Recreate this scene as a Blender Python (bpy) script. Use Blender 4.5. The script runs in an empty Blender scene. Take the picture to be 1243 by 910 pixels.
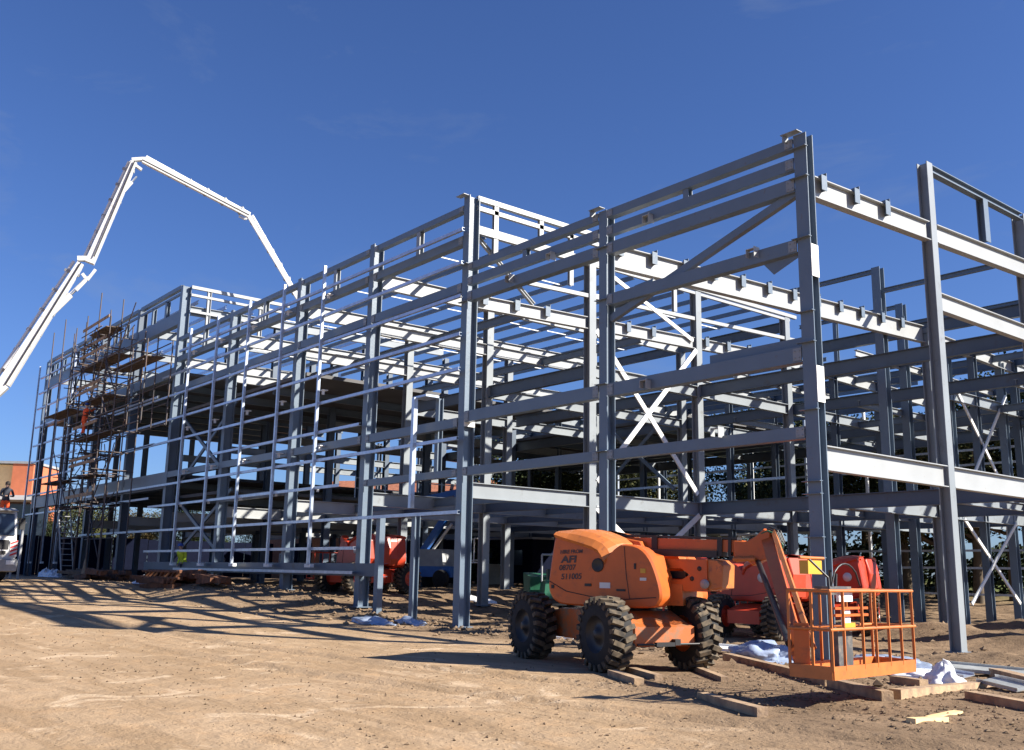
import bpy, bmesh, math, random
from mathutils import Vector, Matrix, noise
random.seed(7)
scn = bpy.context.scene
COL = scn.collection
R = math.radians
sin, cos = math.sin, math.cos

# ------------------------------------------------------------------ survey frame
EYE = Vector((0, 0, 1.6))
FPX = 1185.12; CX, CY = 621.5, 455.0
YAW, PIT, ROL = R(140.98036928), R(11.4613102), R(1.01919626)
_f = Vector((cos(YAW)*cos(PIT), sin(YAW)*cos(PIT), sin(PIT)))
_r = _f.cross(Vector((0, 0, 1))).normalized(); _u = _r.cross(_f)
_r2 = _r*cos(ROL)+_u*sin(ROL); _u2 = -_r*sin(ROL)+_u*cos(ROL)
def ray(px, py): return _r2*((px-CX)/FPX) - _u2*((py-CY)/FPX) + _f
def onY(px, py, y): d = ray(px, py); return EYE + d*(y/d.y)
def onX(px, py, x): d = ray(px, py); return EYE + d*(x/d.x)
def onZ(px, py, z): d = ray(px, py); return EYE + d*((z-EYE.z)/d.z)
def onD(px, py, dep): return EYE + ray(px, py)*dep
def sm(a, b, v):
    t = max(0.0, min(1.0, (v-a)/(b-a))); return t*t*(3-2*t)

# ------------------------------------------------------------------ ground height
def heap(x, y, cx, cy, rx, ry, h):
    d = ((x-cx)/rx)**2+((y-cy)/ry)**2
    return h*math.exp(-d*1.3) if d < 6 else 0.0
def gz(x, y, fine=False):
    z = 0.12*(1-sm(13.5, 16.5, y))
    z += 0.85*max(sm(-24, -35.5, x)*sm(11, 15.5, y), sm(-31, -45, x)*sm(2, 8, y), .3*sm(-20, -34, x))
    z += heap(x, y, -14.6, 27.5, 2.6, 1.3, .42) + heap(x, y, -9.6, 27.2, 3.0, 1.0, .30)
    z += heap(x, y, -9.0, 19.2, 2.2, 1.0, .20) + heap(x, y, -13.2, 31, 3, 1.5, .5)
    z += heap(x, y, -31.0, 15.9, 3.2, .8, .22) + heap(x, y, -26.5, 15.8, 2.2, .6, .16)
    z += heap(x, y, -40, 16.0, 4, .9, .25)+heap(x, y, -20.5, 15.6, 2.6, .55, .15)
    z -= heap(x, y, -21.4, 17.6, 1.3, .7, .22)+heap(x, y, -10.5, 24.6, 3.5, 1.0, .22)
    z += sm(46, 60, y)*.9
    if x < 4 and y > 14:
        a = 0.5+0.5*sm(14, 17, y)
        z += a*0.09*noise.noise(Vector((x*.55, y*.55, 3))) + a*.06*noise.noise(Vector((x*1.7, y*1.7, 9)))
    z += .03*noise.noise(Vector((x*.25, y*.25, 1)))
    if -36 < x < 2 and 2 < y < 34:
        c = sm(12.2, 15.0, y+.10*x+1.2)*.9+.05
        z += c*(.035*noise.noise(Vector((x*4.1, y*4.1, 5)))+.05*abs(noise.noise(Vector((x*2.3, y*2.3, 7)))))
        # wheel ruts swinging past the lift
        for off in (0.0, 1.9):
            d = (y-(8.2+off+.16*(x+12)+.9*sin(x*.13)))
            if abs(d) < .6: z -= (.050+.012*sin(x*21))*math.exp(-(d/.19)**2)-.022*math.exp(-((abs(d)-.33)/.11)**2)
    return z

# ------------------------------------------------------------------ materials
def mat(name, base, rough=.6, metal=0., var=.0, vscale=4., bump=0., bscale=40., base2=None, spec=.5, dirt=None, dscale=3., dlo=.5, dhi=.62):
    m = bpy.data.materials.new(name); m.use_nodes = True
    nt = m.node_tree; N = nt.nodes; L = nt.links; b = N['Principled BSDF']
    b.inputs['Roughness'].default_value = rough; b.inputs['Metallic'].default_value = metal
    b.inputs['Specular IOR Level'].default_value = spec
    b.inputs['Base Color'].default_value = (*base, 1)
    tc = N.new('ShaderNodeTexCoord'); last = None
    if var or base2:
        n = N.new('ShaderNodeTexNoise'); n.inputs['Scale'].default_value = vscale; n.inputs['Detail'].default_value = 6
        L.new(tc.outputs['Object'], n.inputs['Vector'])
        cr = N.new('ShaderNodeValToRGB')
        b2 = base2 or tuple(c*(1-var) for c in base)
        b1 = base if base2 else tuple(min(1, c*(1+var)) for c in base)
        cr.color_ramp.elements[0].position = .35; cr.color_ramp.elements[0].color = (*b2, 1)
        cr.color_ramp.elements[1].position = .65; cr.color_ramp.elements[1].color = (*b1, 1)
        L.new(n.outputs['Fac'], cr.inputs['Fac']); last = cr.outputs['Color']
    if dirt:
        n = N.new('ShaderNodeTexNoise'); n.inputs['Scale'].default_value = dscale; n.inputs['Detail'].default_value = 8; n.inputs['Roughness'].default_value = .7
        L.new(tc.outputs['Object'], n.inputs['Vector'])
        cr = N.new('ShaderNodeValToRGB'); cr.color_ramp.elements[0].position = dlo; cr.color_ramp.elements[1].position = dhi
        L.new(n.outputs['Fac'], cr.inputs['Fac'])
        mx = N.new('ShaderNodeMix'); mx.data_type = 'RGBA'
        L.new(cr.outputs['Color'], mx.inputs['Factor'])
        if last: L.new(last, mx.inputs['A'])
        else: mx.inputs['A'].default_value = (*base, 1)
        mx.inputs['B'].default_value = (*dirt, 1); last = mx.outputs['Result']
    if last: L.new(last, b.inputs['Base Color'])
    if bump:
        n = N.new('ShaderNodeTexNoise'); n.inputs['Scale'].default_value = bscale; n.inputs['Detail'].default_value = 5
        L.new(tc.outputs['Object'], n.inputs['Vector'])
        bp = N.new('ShaderNodeBump'); bp.inputs['Strength'].default_value = bump; bp.inputs['Distance'].default_value = .02
        L.new(n.outputs['Fac'], bp.inputs['Height']); L.new(bp.outputs['Normal'], b.inputs['Normal'])
    return m
M = {}
M['steel'] = mat('shaded_primer_steel', (.115, .155, .205), .36, 0, var=.06, vscale=1.3, dirt=(.15, .095, .06), dscale=6.5, dlo=.62, dhi=.74, bump=.15, bscale=12)  # frame steel, darkened and blued to paint in the shade on the facade
M['steel_light'] = mat('sunlit_primer_steel', (.33, .345, .35), .36, 0, var=.05, vscale=1.2, dirt=(.22, .17, .12), dscale=6, dlo=.63, dhi=.75)  # same frame steel, lightened to paint sun on rafters and side beams
M['steel_mid'] = mat('part_lit_primer_steel', (.22, .245, .265), .36, 0, var=.06, vscale=1.2, dirt=(.15, .15, .15), dscale=2.5, dlo=.58, dhi=.75)  # same frame steel, in-between tone painted for half-lit inner columns
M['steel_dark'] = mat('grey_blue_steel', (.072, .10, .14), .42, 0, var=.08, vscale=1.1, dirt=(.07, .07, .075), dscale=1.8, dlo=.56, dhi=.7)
M['galv'] = mat('galvanised_steel', (.44, .50, .60), .32, .5, var=.12, vscale=5)
M['plate'] = mat('bright_bolted_plate', (.72, .73, .72), .5, 0, var=.05)
M['deck'] = mat('floor_deck', (.085, .085, .09), .7, 0, var=.15, vscale=1.0)
M['orange'] = mat('orange_paint', (.50, .108, .018), .38, 0, var=.07, vscale=3, dirt=(.28, .075, .03), dscale=5, dlo=.55, dhi=.75)
M['orange_lt'] = mat('lighter_orange_paint', (.48, .15, .035), .42, 0, var=.10, vscale=5, dirt=(.26, .09, .045), dscale=9, dlo=.55, dhi=.7)  # lighter orange, also colours the painted sunlit strip on the jib
M['orange_mud'] = mat('muddy_orange_paint', (.48, .12, .025), .55, 0, var=.08, vscale=3, dirt=(.22, .15, .09), dscale=4, dlo=.46, dhi=.62)
M['red'] = mat('red_paint', (.50, .05, .02), .35, 0, var=.08, vscale=3, dirt=(.36, .09, .06), dscale=5, dlo=.58, dhi=.8)
M['blue'] = mat('blue_paint', (.02, .12, .42), .4, 0, var=.1)
M['green'] = mat('green_paint', (.02, .13, .07), .5, 0, var=.2, vscale=5)
M['rubber'] = mat('black_rubber', (.012, .012, .013), .85, 0, var=.3, vscale=8, dirt=(.05, .04, .03), dscale=6, dlo=.6, dhi=.8)
M['tread'] = mat('dusty_tread', (.15, .115, .075), .95, 0, base2=(.035, .03, .024), vscale=9)
M['black'] = mat('black_plastic', (.015, .015, .017), .5)
M['hose'] = mat('black_hose', (.02, .02, .022), .45)
M['grey'] = mat('grey_metal', (.30, .31, .32), .5, 0, var=.1)
M['darkbox'] = mat('dark_grey_box', (.07, .075, .08), .5, 0, var=.15, dirt=(.16, .14, .12), dscale=7)
M['chrome'] = mat('bright_rod', (.75, .76, .78), .2, .9)
M['white'] = mat('white_paint', (.62, .62, .61), .35, 0, var=.03, dirt=(.36, .34, .31), dscale=3.5, dlo=.56, dhi=.72)
M['wsheet'] = mat('white_plastic_sheet', (.78, .79, .82), .45, 0, var=.08, bump=.6, bscale=9)
M['bsheet'] = mat('blue_grey_plastic_sheet', (.27, .33, .45), .25, 0, var=.25, vscale=3, bump=.8, bscale=7)
M['msheet'] = mat('dull_metal_sheet', (.42, .44, .43), .4, .3, var=.15)
M['timber'] = mat('weathered_timber', (.42, .29, .17), .85, 0, base2=(.22, .15, .10), vscale=6, bump=.4, bscale=30)
M['timber_lt'] = mat('fresh_cut_timber', (.72, .52, .26), .8, 0, var=.12, vscale=9)
M['board'] = mat('scaffold_board', (.17, .11, .07), .85, 0, base2=(.07, .05, .035), vscale=4)
M['tube'] = mat('scaffold_tube', (.085, .085, .09), .55, .3, base2=(.11, .07, .055), vscale=3)
M['rust'] = mat('rusty_steel', (.20, .078, .032), .9, 0, base2=(.08, .036, .02), vscale=5, bump=.5)
M['yellow'] = mat('yellow_plastic', (.60, .32, .03), .45)
M['hivis_y'] = mat('hi_vis_yellow_cloth', (.62, .78, .05), .8)
M['hivis_o'] = mat('hi_vis_orange_cloth', (.80, .10, .02), .8, 0, var=.12, vscale=10)
M['navy'] = mat('dark_cloth', (.03, .035, .05), .9)
M['skin'] = mat('skin', (.50, .30, .21), .55)
M['hair'] = mat('dark_hair', (.03, .02, .015), .8)
M['hathelm'] = mat('blue_helmet', (.05, .10, .35), .4)
M['hatw'] = mat('white_helmet', (.8, .8, .78), .4)
M['glass'] = mat('dark_glass', (.03, .045, .07), .08, 0, spec=.8)
M['bark'] = mat('bark', (.10, .075, .05), .95, 0, var=.2)
M['brick'] = mat('orange_brick_cladding', (.50, .15, .07), .85, 0, var=.08, vscale=2)
M['cream'] = mat('cream_render', (.75, .52, .26), .85, 0, var=.05)
M['rooft'] = mat('terracotta_roof', (.36, .14, .08), .85, 0, var=.2, vscale=6)
M['wallb'] = mat('house_brick', (.33, .17, .11), .9, 0, var=.2, vscale=8)
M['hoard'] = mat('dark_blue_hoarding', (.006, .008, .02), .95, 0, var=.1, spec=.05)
M['concrete'] = mat('pale_concrete', (.50, .46, .38), .9, 0, var=.15, vscale=2)
M['stone'] = mat('tan_clods', (.26, .18, .11), .95, 0, base2=(.13, .09, .055), vscale=2)
M['redstripe'] = mat('red_marking', (.6, .03, .03), .5)
M['ink'] = mat('black_lettering', (.05, .04, .045), .6)
M['lamp'] = mat('headlamp', (.9, .9, .85), .1)
def leafmat(name, a, b):
    m = mat(name, a, .75, 0, base2=b, vscale=.55, spec=.25)
    return m
LEAF = [leafmat('foliage_dark', (.040, .056, .018), (.016, .028, .010)),
        leafmat('foliage_olive', (.080, .082, .024), (.030, .040, .013)),
        leafmat('foliage_autumn', (.10, .070, .026), (.045, .046, .016))]

def ground_mat():
    m = bpy.data.materials.new('site_dirt'); m.use_nodes = True
    nt = m.node_tree; N = nt.nodes; L = nt.links; b = N['Principled BSDF']
    b.inputs['Roughness'].default_value = .95; b.inputs['Specular IOR Level'].default_value = .15
    tc = N.new('ShaderNodeTexCoord'); P = tc.outputs['Object']
    def nz(sc, det=6, rough=.55, dist=0., vec=None):
        n = N.new('ShaderNodeTexNoise'); n.inputs['Scale'].default_value = sc; n.inputs['Detail'].default_value = det
        n.inputs['Roughness'].default_value = rough; n.inputs['Distortion'].default_value = dist
        L.new(vec or P, n.inputs['Vector']); return n.outputs['Fac']
    def ramp(f, p0, c0, p1, c1):
        c = N.new('ShaderNodeValToRGB'); e = c.color_ramp.elements
        e[0].position = p0; e[0].color = (*c0, 1); e[1].position = p1; e[1].color = (*c1, 1)
        L.new(f, c.inputs['Fac']); return c.outputs['Color']
    def mix(fac, a, bb, mode='MIX'):
        x = N.new('ShaderNodeMix'); x.data_type = 'RGBA'; x.blend_type = mode
        if hasattr(fac, 'links'): L.new(fac, x.inputs['Factor'])
        else: x.inputs['Factor'].default_value = fac
        for k, v in (('A', a), ('B', bb)):
            if hasattr(v, 'links'): L.new(v, x.inputs[k])
            else: x.inputs[k].default_value = (*v, 1)
        return x.outputs['Result']
    W = (1, 1, 1); K = (0, 0, 0)
    road = ramp(nz(.35, 7, .6, .4), .30, (.29, .20, .118), .72, (.43, .308, .197))
    road = mix(ramp(nz(2.3, 6, .65), .5, K, .75, W), road, (.40, .26, .145))
    road = mix(ramp(nz(9, 6, .7), .58, K, .72, W), road, (.29, .19, .105))
    mp = N.new('ShaderNodeMapping'); mp.inputs['Rotation'].default_value = (0, 0, R(-18)); mp.inputs['Scale'].default_value = (.16, 1.5, 1)
    L.new(P, mp.inputs['Vector'])
    tracks = ramp(nz(1.6, 5, .6, .3, mp.outputs['Vector']), .50, K, .58, (.7, .7, .7))
    road = mix(mix(.0, tracks, K), road, (.40, .28, .18)) if False else mix(tracks, road, (.28, .19, .11))
    road = mix(ramp(nz(.9, 8, .7, 1.2), .56, K, .66, W), road, (.52, .39, .265))
    road = mix(ramp(nz(34, 4, .8), .60, K, .70, W), road, (.25, .17, .105))
    soil = ramp(nz(.8, 8, .65, .5), .32, (.14, .094, .057), .70, (.27, .187, .117))
    soil = mix(ramp(nz(5, 7, .7), .55, K, .7, W), soil, (.09, .06, .04))
    # dug ground begins near the building line
    sx = N.new('ShaderNodeSeparateXYZ'); L.new(P, sx.inputs[0])
    nn = nz(.45, 6, .6)
    def mad(a_, k_, c_):
        q = N.new('ShaderNodeMath'); q.operation = 'MULTIPLY_ADD'; L.new(a_, q.inputs[0]); q.inputs[1].default_value = k_
        if hasattr(c_, 'links'): L.new(c_, q.inputs[2])
        else: q.inputs[2].default_value = c_
        return q.outputs[0]
    ma = N.new('ShaderNodeMath'); ma.operation = 'MULTIPLY_ADD'; L.new(nn, ma.inputs[0]); ma.inputs[1].default_value = 7.; L.new(sx.outputs['Y'], ma.inputs[2])
    mb = N.new('ShaderNodeMath'); mb.operation = 'MULTIPLY_ADD'; L.new(sx.outputs['X'], mb.inputs[0]); mb.inputs[1].default_value = .22; L.new(ma.outputs[0], mb.inputs[2])
    mr = N.new('ShaderNodeMapRange'); mr.inputs['From Min'].default_value = 11.0; mr.inputs['From Max'].default_value = 14.5
    L.new(mb.outputs[0], mr.inputs['Value'])
    s1 = mad(nn, 3.4, mad(sx.outputs['X'], .62, sx.outputs['Y'])); s2 = mad(nn, 5.0, sx.outputs['Y'])
    m1 = N.new('ShaderNodeMapRange'); m1.inputs['From Min'].default_value = 4.6; m1.inputs['From Max'].default_value = 6.6; L.new(s1, m1.inputs['Value'])
    m2 = N.new('ShaderNodeMapRange'); m2.inputs['From Min'].default_value = 15.2; m2.inputs['From Max'].default_value = 17.6; L.new(s2, m2.inputs['Value'])
    mxx = N.new('ShaderNodeMath'); mxx.operation = 'MAXIMUM'; L.new(m1.outputs[0], mxx.inputs[0]); L.new(m2.outputs[0], mxx.inputs[1])
    col = mix(mxx.outputs[0], road, soil)
    # grass and verge far away
    mg = N.new('ShaderNodeMapRange'); mg.inputs['From Min'].default_value = 52; mg.inputs['From Max'].default_value = 60
    L.new(sx.outputs['Y'], mg.inputs['Value'])
    col = mix(mg.outputs[0], col, (.09, .11, .03))
    # scattered dark crumbs and pale stones
    v = N.new('ShaderNodeTexVoronoi'); v.inputs['Scale'].default_value = 9; v.inputs['Randomness'].default_value = 1; L.new(P, v.inputs['Vector'])
    peb = ramp(v.outputs['Distance'], .10, W, .17, K)
    sel = ramp(nz(1.7, 4), .55, K, .62, W)
    mm = mix(1.0, peb, sel, 'MULTIPLY')
    col = mix(mm, col, (.12, .08, .055))
    L.new(col, b.inputs['Base Color'])
    h1 = nz(3, 8, .65); h2 = nz(22, 6, .7)
    bp = N.new('ShaderNodeBump'); bp.inputs['Strength'].default_value = .7; bp.inputs['Distance'].default_value = .09
    L.new(h1, bp.inputs['Height'])
    bp2 = N.new('ShaderNodeBump'); bp2.inputs['Strength'].default_value = .55; bp2.inputs['Distance'].default_value = .022
    L.new(h2, bp2.inputs['Height']); L.new(bp.outputs['Normal'], bp2.inputs['Normal'])
    bp3 = N.new('ShaderNodeBump'); bp3.inputs['Strength'].default_value = .8; bp3.inputs['Distance'].default_value = .02
    L.new(peb, bp3.inputs['Height']); L.new(bp2.outputs['Normal'], bp3.inputs['Normal'])
    L.new(bp3.outputs['Normal'], b.inputs['Normal'])
    return m
M['ground'] = ground_mat()

# ------------------------------------------------------------------ mesh builder
class MB:
    def __init__(s): s.v = []; s.f = []; s.sm = []
    def add(s, vs, fs, smooth=False):
        n = len(s.v); s.v += [Vector(v) for v in vs]; s.f += [tuple(i+n for i in f) for f in fs]; s.sm += [smooth]*len(fs); return s
    def frame(s, a, b, up=(0, 0, 1)):
        a = Vector(a); b = Vector(b); d = (b-a).normalized(); up = Vector(up)
        if abs(d.dot(up)) > .98: up = Vector((0, 1, 0))
        x = d.cross(up).normalized(); y = x.cross(d).normalized(); return a, b, x, y
    def prof(s, a, b, pts, up=(0, 0, 1), caps=True, smooth=False):
        a, b, x, y = s.frame(a, b, up); n = len(pts)
        vs = [a+x*p+y*q for p, q in pts]+[b+x*p+y*q for p, q in pts]
        fs = [(i, (i+1) % n, n+(i+1) % n, n+i) for i in range(n)]
        s.add(vs, fs, smooth)
        if caps:
            s.add([vs[i] for i in range(n)], [tuple(range(n-1, -1, -1))]); s.add([vs[n+i] for i in range(n)], [tuple(range(n))])
        return s
    def bar(s, a, b, w, h, up=(0, 0, 1)):
        return s.prof(a, b, [(-w/2, -h/2), (w/2, -h/2), (w/2, h/2), (-w/2, h/2)], up)
    def ibeam(s, a, b, w, h, up=(0, 0, 1), tf=.022, tw=.014):
        W_, H_, t = w/2, h/2, tw/2
        p = [(-W_, -H_), (W_, -H_), (W_, -H_+tf), (t, -H_+tf), (t, H_-tf), (W_, H_-tf), (W_, H_), (-W_, H_), (-W_, H_-tf), (-t, H_-tf), (-t, -H_+tf), (-W_, -H_+tf)]
        return s.prof(a, b, p, up)
    def chan(s, a, b, w, h, up=(0, 0, 1), t=.012):
        p = [(-w/2, -h/2), (w/2, -h/2), (w/2, -h/2+t), (-w/2+t, -h/2+t), (-w/2+t, h/2-t), (w/2, h/2-t), (w/2, h/2), (-w/2, h/2)]
        return s.prof(a, b, p, up)
    def tube(s, a, b, r, n=8, r2=None, caps=True):
        a, b, x, y = s.frame(a, b); r2 = r if r2 is None else r2
        vs = [a+(x*cos(2*math.pi*i/n)+y*sin(2*math.pi*i/n))*r for i in range(n)]+[b+(x*cos(2*math.pi*i/n)+y*sin(2*math.pi*i/n))*r2 for i in range(n)]
        s.add(vs, [(i, (i+1) % n, n+(i+1) % n, n+i) for i in range(n)], True)
        if caps:
            s.add(vs[:n], [tuple(range(n-1, -1, -1))]); s.add(vs[n:], [tuple(range(n))])
        return s
    def path(s, pts, r, n=6):
        for p, q in zip(pts, pts[1:]): s.tube(p, q, r, n)
        return s
    def box(s, c, d, rz=0., taper=None):
        c = Vector(c); hx, hy, hz = d[0]/2, d[1]/2, d[2]/2; m = Matrix.Rotation(rz, 3, 'Z')
        t = taper or (1, 1)
        vs = [c+m@Vector((sx*hx*(t[0] if sz > 0 else 1), sy*hy*(t[1] if sz > 0 else 1), sz*hz)) for sx in (-1, 1) for sy in (-1, 1) for sz in (-1, 1)]
        s.add(vs, [(0, 1, 3, 2), (4, 6, 7, 5), (0, 4, 5, 1), (2, 3, 7, 6), (0, 2, 6, 4), (1, 5, 7, 3)]); return s
    def prism(s, pts, y0, y1, bev=0.):
        """outline in (x,z), extruded from y0 to y1, optional chamfer"""
        n = len(pts)
        if bev:
            cx = sum(p[0] for p in pts)/n; cz = sum(p[1] for p in pts)/n
            def shr(p):
                d = Vector((p[0]-cx, p[1]-cz)); l = d.length; d = d*(1-bev/l); return (cx+d.x, cz+d.y)
            sg = 1 if y1 > y0 else -1
            rings = [([shr(p) for p in pts], y0), (pts, y0+sg*bev), (pts, y1-sg*bev), ([shr(p) for p in pts], y1)]
        else: rings = [(pts, y0), (pts, y1)]
        vs = []
        for ps, y in rings: vs += [Vector((p[0], y, p[1])) for p in ps]
        fs = []
        for k in range(len(rings)-1):
            fs += [(k*n+i, k*n+(i+1) % n, (k+1)*n+(i+1) % n, (k+1)*n+i) for i in range(n)]
        s.add(vs, fs, False)
        s.add(vs[:n], [tuple(range(n-1, -1, -1))]); s.add(vs[-n:], [tuple(range(n))]); return s
    def lathe(s, c, axis, prof_, n=24, smooth=True):
        c = Vector(c); ax = Vector(axis).normalized(); t = Vector((0, 0, 1)) if abs(ax.z) < .9 else Vector((1, 0, 0))
        x = ax.cross(t).normalized(); y = ax.cross(x); k = len(prof_)
        vs = []
        for i in range(n):
            a = 2*math.pi*i/n
            for (h, r) in prof_: vs.append(c+ax*h+(x*cos(a)+y*sin(a))*r)
        fs = [(i*k+j, ((i+1) % n)*k+j, ((i+1) % n)*k+j+1, i*k+j+1) for i in range(n) for j in range(k-1)]
        return s.add(vs, fs, smooth)
    def build(s, name, m, parent=None, world=False):
        me = bpy.data.meshes.new(name)
        off = parent.location if (parent and world) else Vector((0, 0, 0))
        me.from_pydata([tuple(v-off) for v in s.v], [], s.f)
        me.polygons.foreach_set('use_smooth', s.sm)
        bm = bmesh.new(); bm.from_mesh(me); bmesh.ops.recalc_face_normals(bm, faces=bm.faces); bm.to_mesh(me); bm.free()
        me.materials.append(M[m] if isinstance(m, str) else m); me.update()
        o = bpy.data.objects.new(name, me); COL.objects.link(o)
        if parent: o.parent = parent
        return o
def tag(o, label=None, cat=None, group=None, kind=None):
    if label: o['label'] = label
    if cat: o['category'] = cat
    if group: o['group'] = group
    if kind: o['kind'] = kind
    return o
def empty(name, loc, rz=0., label=None, cat=None, group=None):
    o = bpy.data.objects.new(name, None); COL.objects.link(o); o.location = loc; o.rotation_euler = (0, 0, rz); o.empty_display_size = .3
    return tag(o, label, cat, group)
def copy_tree(o, parent=None):
    c = o.copy(); COL.objects.link(c)
    if parent: c.parent = parent
    for ch in [q for q in o.children]: copy_tree(ch, c)
    return c
def single(name, mb, m, loc, label, cat, group=None, rz=0., world=True):
    """a top level thing that is one mesh, origin at loc"""
    if world: mb.v = [v-Vector(loc) for v in mb.v]
    o = mb.build(name, m); o.location = loc; o.rotation_euler = (0, 0, rz); return tag(o, label, cat, group)

# ------------------------------------------------------------------ ground sheet
def coords(lo, hi, step, far):
    out = []; v = lo
    while v <= hi+1e-6: out.append(v); v += step
    s = step; a = lo; b = hi; L1 = []; L2 = []
    while a > -far: s *= 1.35; a -= s; L1.append(a)
    s = step
    while b < far: s *= 1.35; b += s; L2.append(b)
    return L1[::-1]+out+L2
gx = coords(-64, 4, .33, 1500); gy = coords(2, 50, .3, 1500)
gx = [v for v in gx if v < -32.01 or v > -2.9]+[-32+.13*k for k in range(224)]; gx.sort()
gy = [v for v in gy if v < 6.99 or v > 21.01]+[7+.13*k for k in range(108)]; gy.sort()
g = MB(); nx, ny = len(gx), len(gy)
g.v = [Vector((x, y, gz(x, y))) for y in gy for x in gx]
g.f = [(j*nx+i, j*nx+i+1, (j+1)*nx+i+1, (j+1)*nx+i) for j in range(ny-1) for i in range(nx-1)]; g.sm = [True]*len(g.f)
tag(g.build('ground', 'ground'), 'compacted tan dirt site ground with churned soil under the steel frame', None, None, 'structure')

# ------------------------------------------------------------------ steel frame
XS = [-11.33, -17.33, -23.36, -29.0, -34.55, -41.1, -47.65, -54.0, -60.4, -66.8, -72.9]
YS = [17.13, 22.3, 27.8, 33.4]
YB = [36.8, 40.3, 45.6]
bld = empty('steel_frame_building', (-40, 30, 0), 0, 'large unfinished building of bare blue grey steel columns, beams and rails', 'building frame')
def S(name, mb, m='steel', parent=None, label=None):
    o = mb.build(name, m, parent or bld, world=(parent is None))
    if parent is not None:
        pass
    if label: o['label'] = label
    return o
def SW(name, mb, m, parent):      # sub-part: world coordinates under a part that sits at the building origin
    me = mb; me.v = [v-bld.location for v in me.v]
    return me.build(name, m, parent)
def column(x, y, z1, w=.31, d=.27, mm='steel', z0=None, splice=(), ticks=(), turn=False):
    z0 = gz(x, y)-.3 if z0 is None else z0
    c = S('column', MB().ibeam((x, y, z0), (x, y, z1), w if not turn else d, d if not turn else w, up=(1, 0, 0) if turn else (0, 1, 0), tf=.024, tw=.016), mm)
    for (za, zb) in splice:
        SW('splice_plate', MB().box((x+w/2+.004, y, (za+zb)/2), (.02, d-.004, zb-za)), 'plate', c)
    if ticks:
        for z in ticks: SW('cleat_plate', MB().box((x-.02, y-d/2-.05, z), (w+.12, .11, .014)), 'steel', c)
        pass
    b = MB().box((x, y, gz(x, y)+.02), (w+.16, d+.16, .03)); SW('base_plate', b, 'steel', c)
    return c
# front columns along the road
column(XS[0], 17.13, 10.95, .31, .26, splice=((7.75, 8.45), (5.1, 5.85)), ticks=(8.6, 7.0, 6.35, 4.95, 3.5, 3.25, 2.4, 2.0, 9.95, 10.62))
column(XS[1], 17.15, 10.92, .28, .30, ticks=(9.9, 8.5, 6.3, 4.6))
column(XS[2], 17.2, 13.15, .30, .40, splice=((5.85, 6.1),), ticks=(10.9, 9.7))
for i in (3, 4, 5): column(XS[i], 17.2, 13.0, .30, .40)
column(XS[6], 17.2, 15.6, .34, .44)
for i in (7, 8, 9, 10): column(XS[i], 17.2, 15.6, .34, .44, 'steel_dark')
# rows behind
column(XS[0]+.02, 22.3, 11.8, .27, .27, 'steel_mid', turn=True)
column(XS[0]-.05, 27.7, 11.8, .34, .30, 'steel_mid', turn=True)
for j, y in enumerate(YS[1:]):
    for i, x in enumerate(XS):
        if i == 0: continue
        if i == 1 and j < 2: continue
        zt = 12.15 if i == 2 else (11.6 if i < 6 else 14.3)
        if i == 1: zt = 10.6
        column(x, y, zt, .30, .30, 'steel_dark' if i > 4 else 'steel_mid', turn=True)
column(-17.62, 30.85, 12.42, .32, .30)
column(-20.15, 36.9, 12.75, .32, .30)
for y in YB:
    for i, x in enumerate(XS[1:9]):
        column(x-.02, y, 10.6, .26, .26, 'steel_dark')
column(-17.4, 34.9, 10.2, .28, .28); column(-17.4, 39.2, 10.2, .28, .28)
column(-12.4, 33.4, 10.6, .30, .30)
# ---- front block rails, between columns
def hrail(name, xa, xb, z0, z1, y, d=.16, m='steel', zb0=None, zb1=None):
    mb = MB()
    mb.ibeam((xa, y, (z0+z1)/2), (xb, y, (z0+z1)/2), d, z1-z0)
    return S(name, mb, m)
def crail(name, xa, xb, z0, z1, y, d=.16, m='steel'):
    o = S(name, MB().chan((xa, y, (z0+z1)/2), (xb, y, (z0+z1)/2), d, z1-z0), m)
    if xa > -30:
        zc = (z0+z1)/2; h = z1-z0
        for x_, sg in ((xa, -1), (xb, 1)):
            e = MB().box((x_+sg*.10, y-d/2-.012, zc), (.20, .016, h*.8))
            for q in (-1, 1):
                for w_ in (-1, 1): e.tube((x_+sg*.10+w_*.055, y-d/2-.018, zc+q*h*.22), (x_+sg*.10+w_*.055, y-d/2-.036, zc+q*h*.22), .016, 6)
            SW('end_plate', e, 'steel_mid', o)
    return o
bays = [(XS[0]-.17, XS[1]+.16), (XS[1]-.16, XS[2]+.17)]
for (a, b) in bays:
    o = crail('parapet_rail', a, b, 10.68, 10.90, 17.10, .22)
    crail('facade_rail', a, b, 10.19, 10.46, 17.08, .16)
    crail('facade_beam', a, b, 9.69, 10.0, 17.12, .24)
    S('parapet_post', MB().ibeam(((a+b)/2-.2, 17.1, 10.46), ((a+b)/2-.2, 17.1, 10.68), .16, .16, up=(0, 1, 0)))
    crail('facade_rail', a, b, 5.97, 6.30, 17.12, .24)
    crail('facade_rail', a, b, 4.38, 4.63, 17.10, .22)
crail('facade_rail', bays[0][0], bays[0][1], 8.33, 8.62, 17.10, .22)
S('facade_rail', MB().chan((XS[0]-.17, 17.22, 6.42), (XS[0]-2.7, 17.22, 6.42), .12, .22))
S('diagonal_brace', MB().chan((XS[0]-.2, 17.16, 9.72), (XS[1]+.16, 17.16, 8.0), .14, .18))
gs = MB(); gs.prism([(XS[0]-.16, 8.3), (XS[0]-1.1, 8.3), (XS[0]-.85, 8.02), (XS[0]-.16, 8.28)], 17.10, 17.12); S('gusset_plate', gs)
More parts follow.
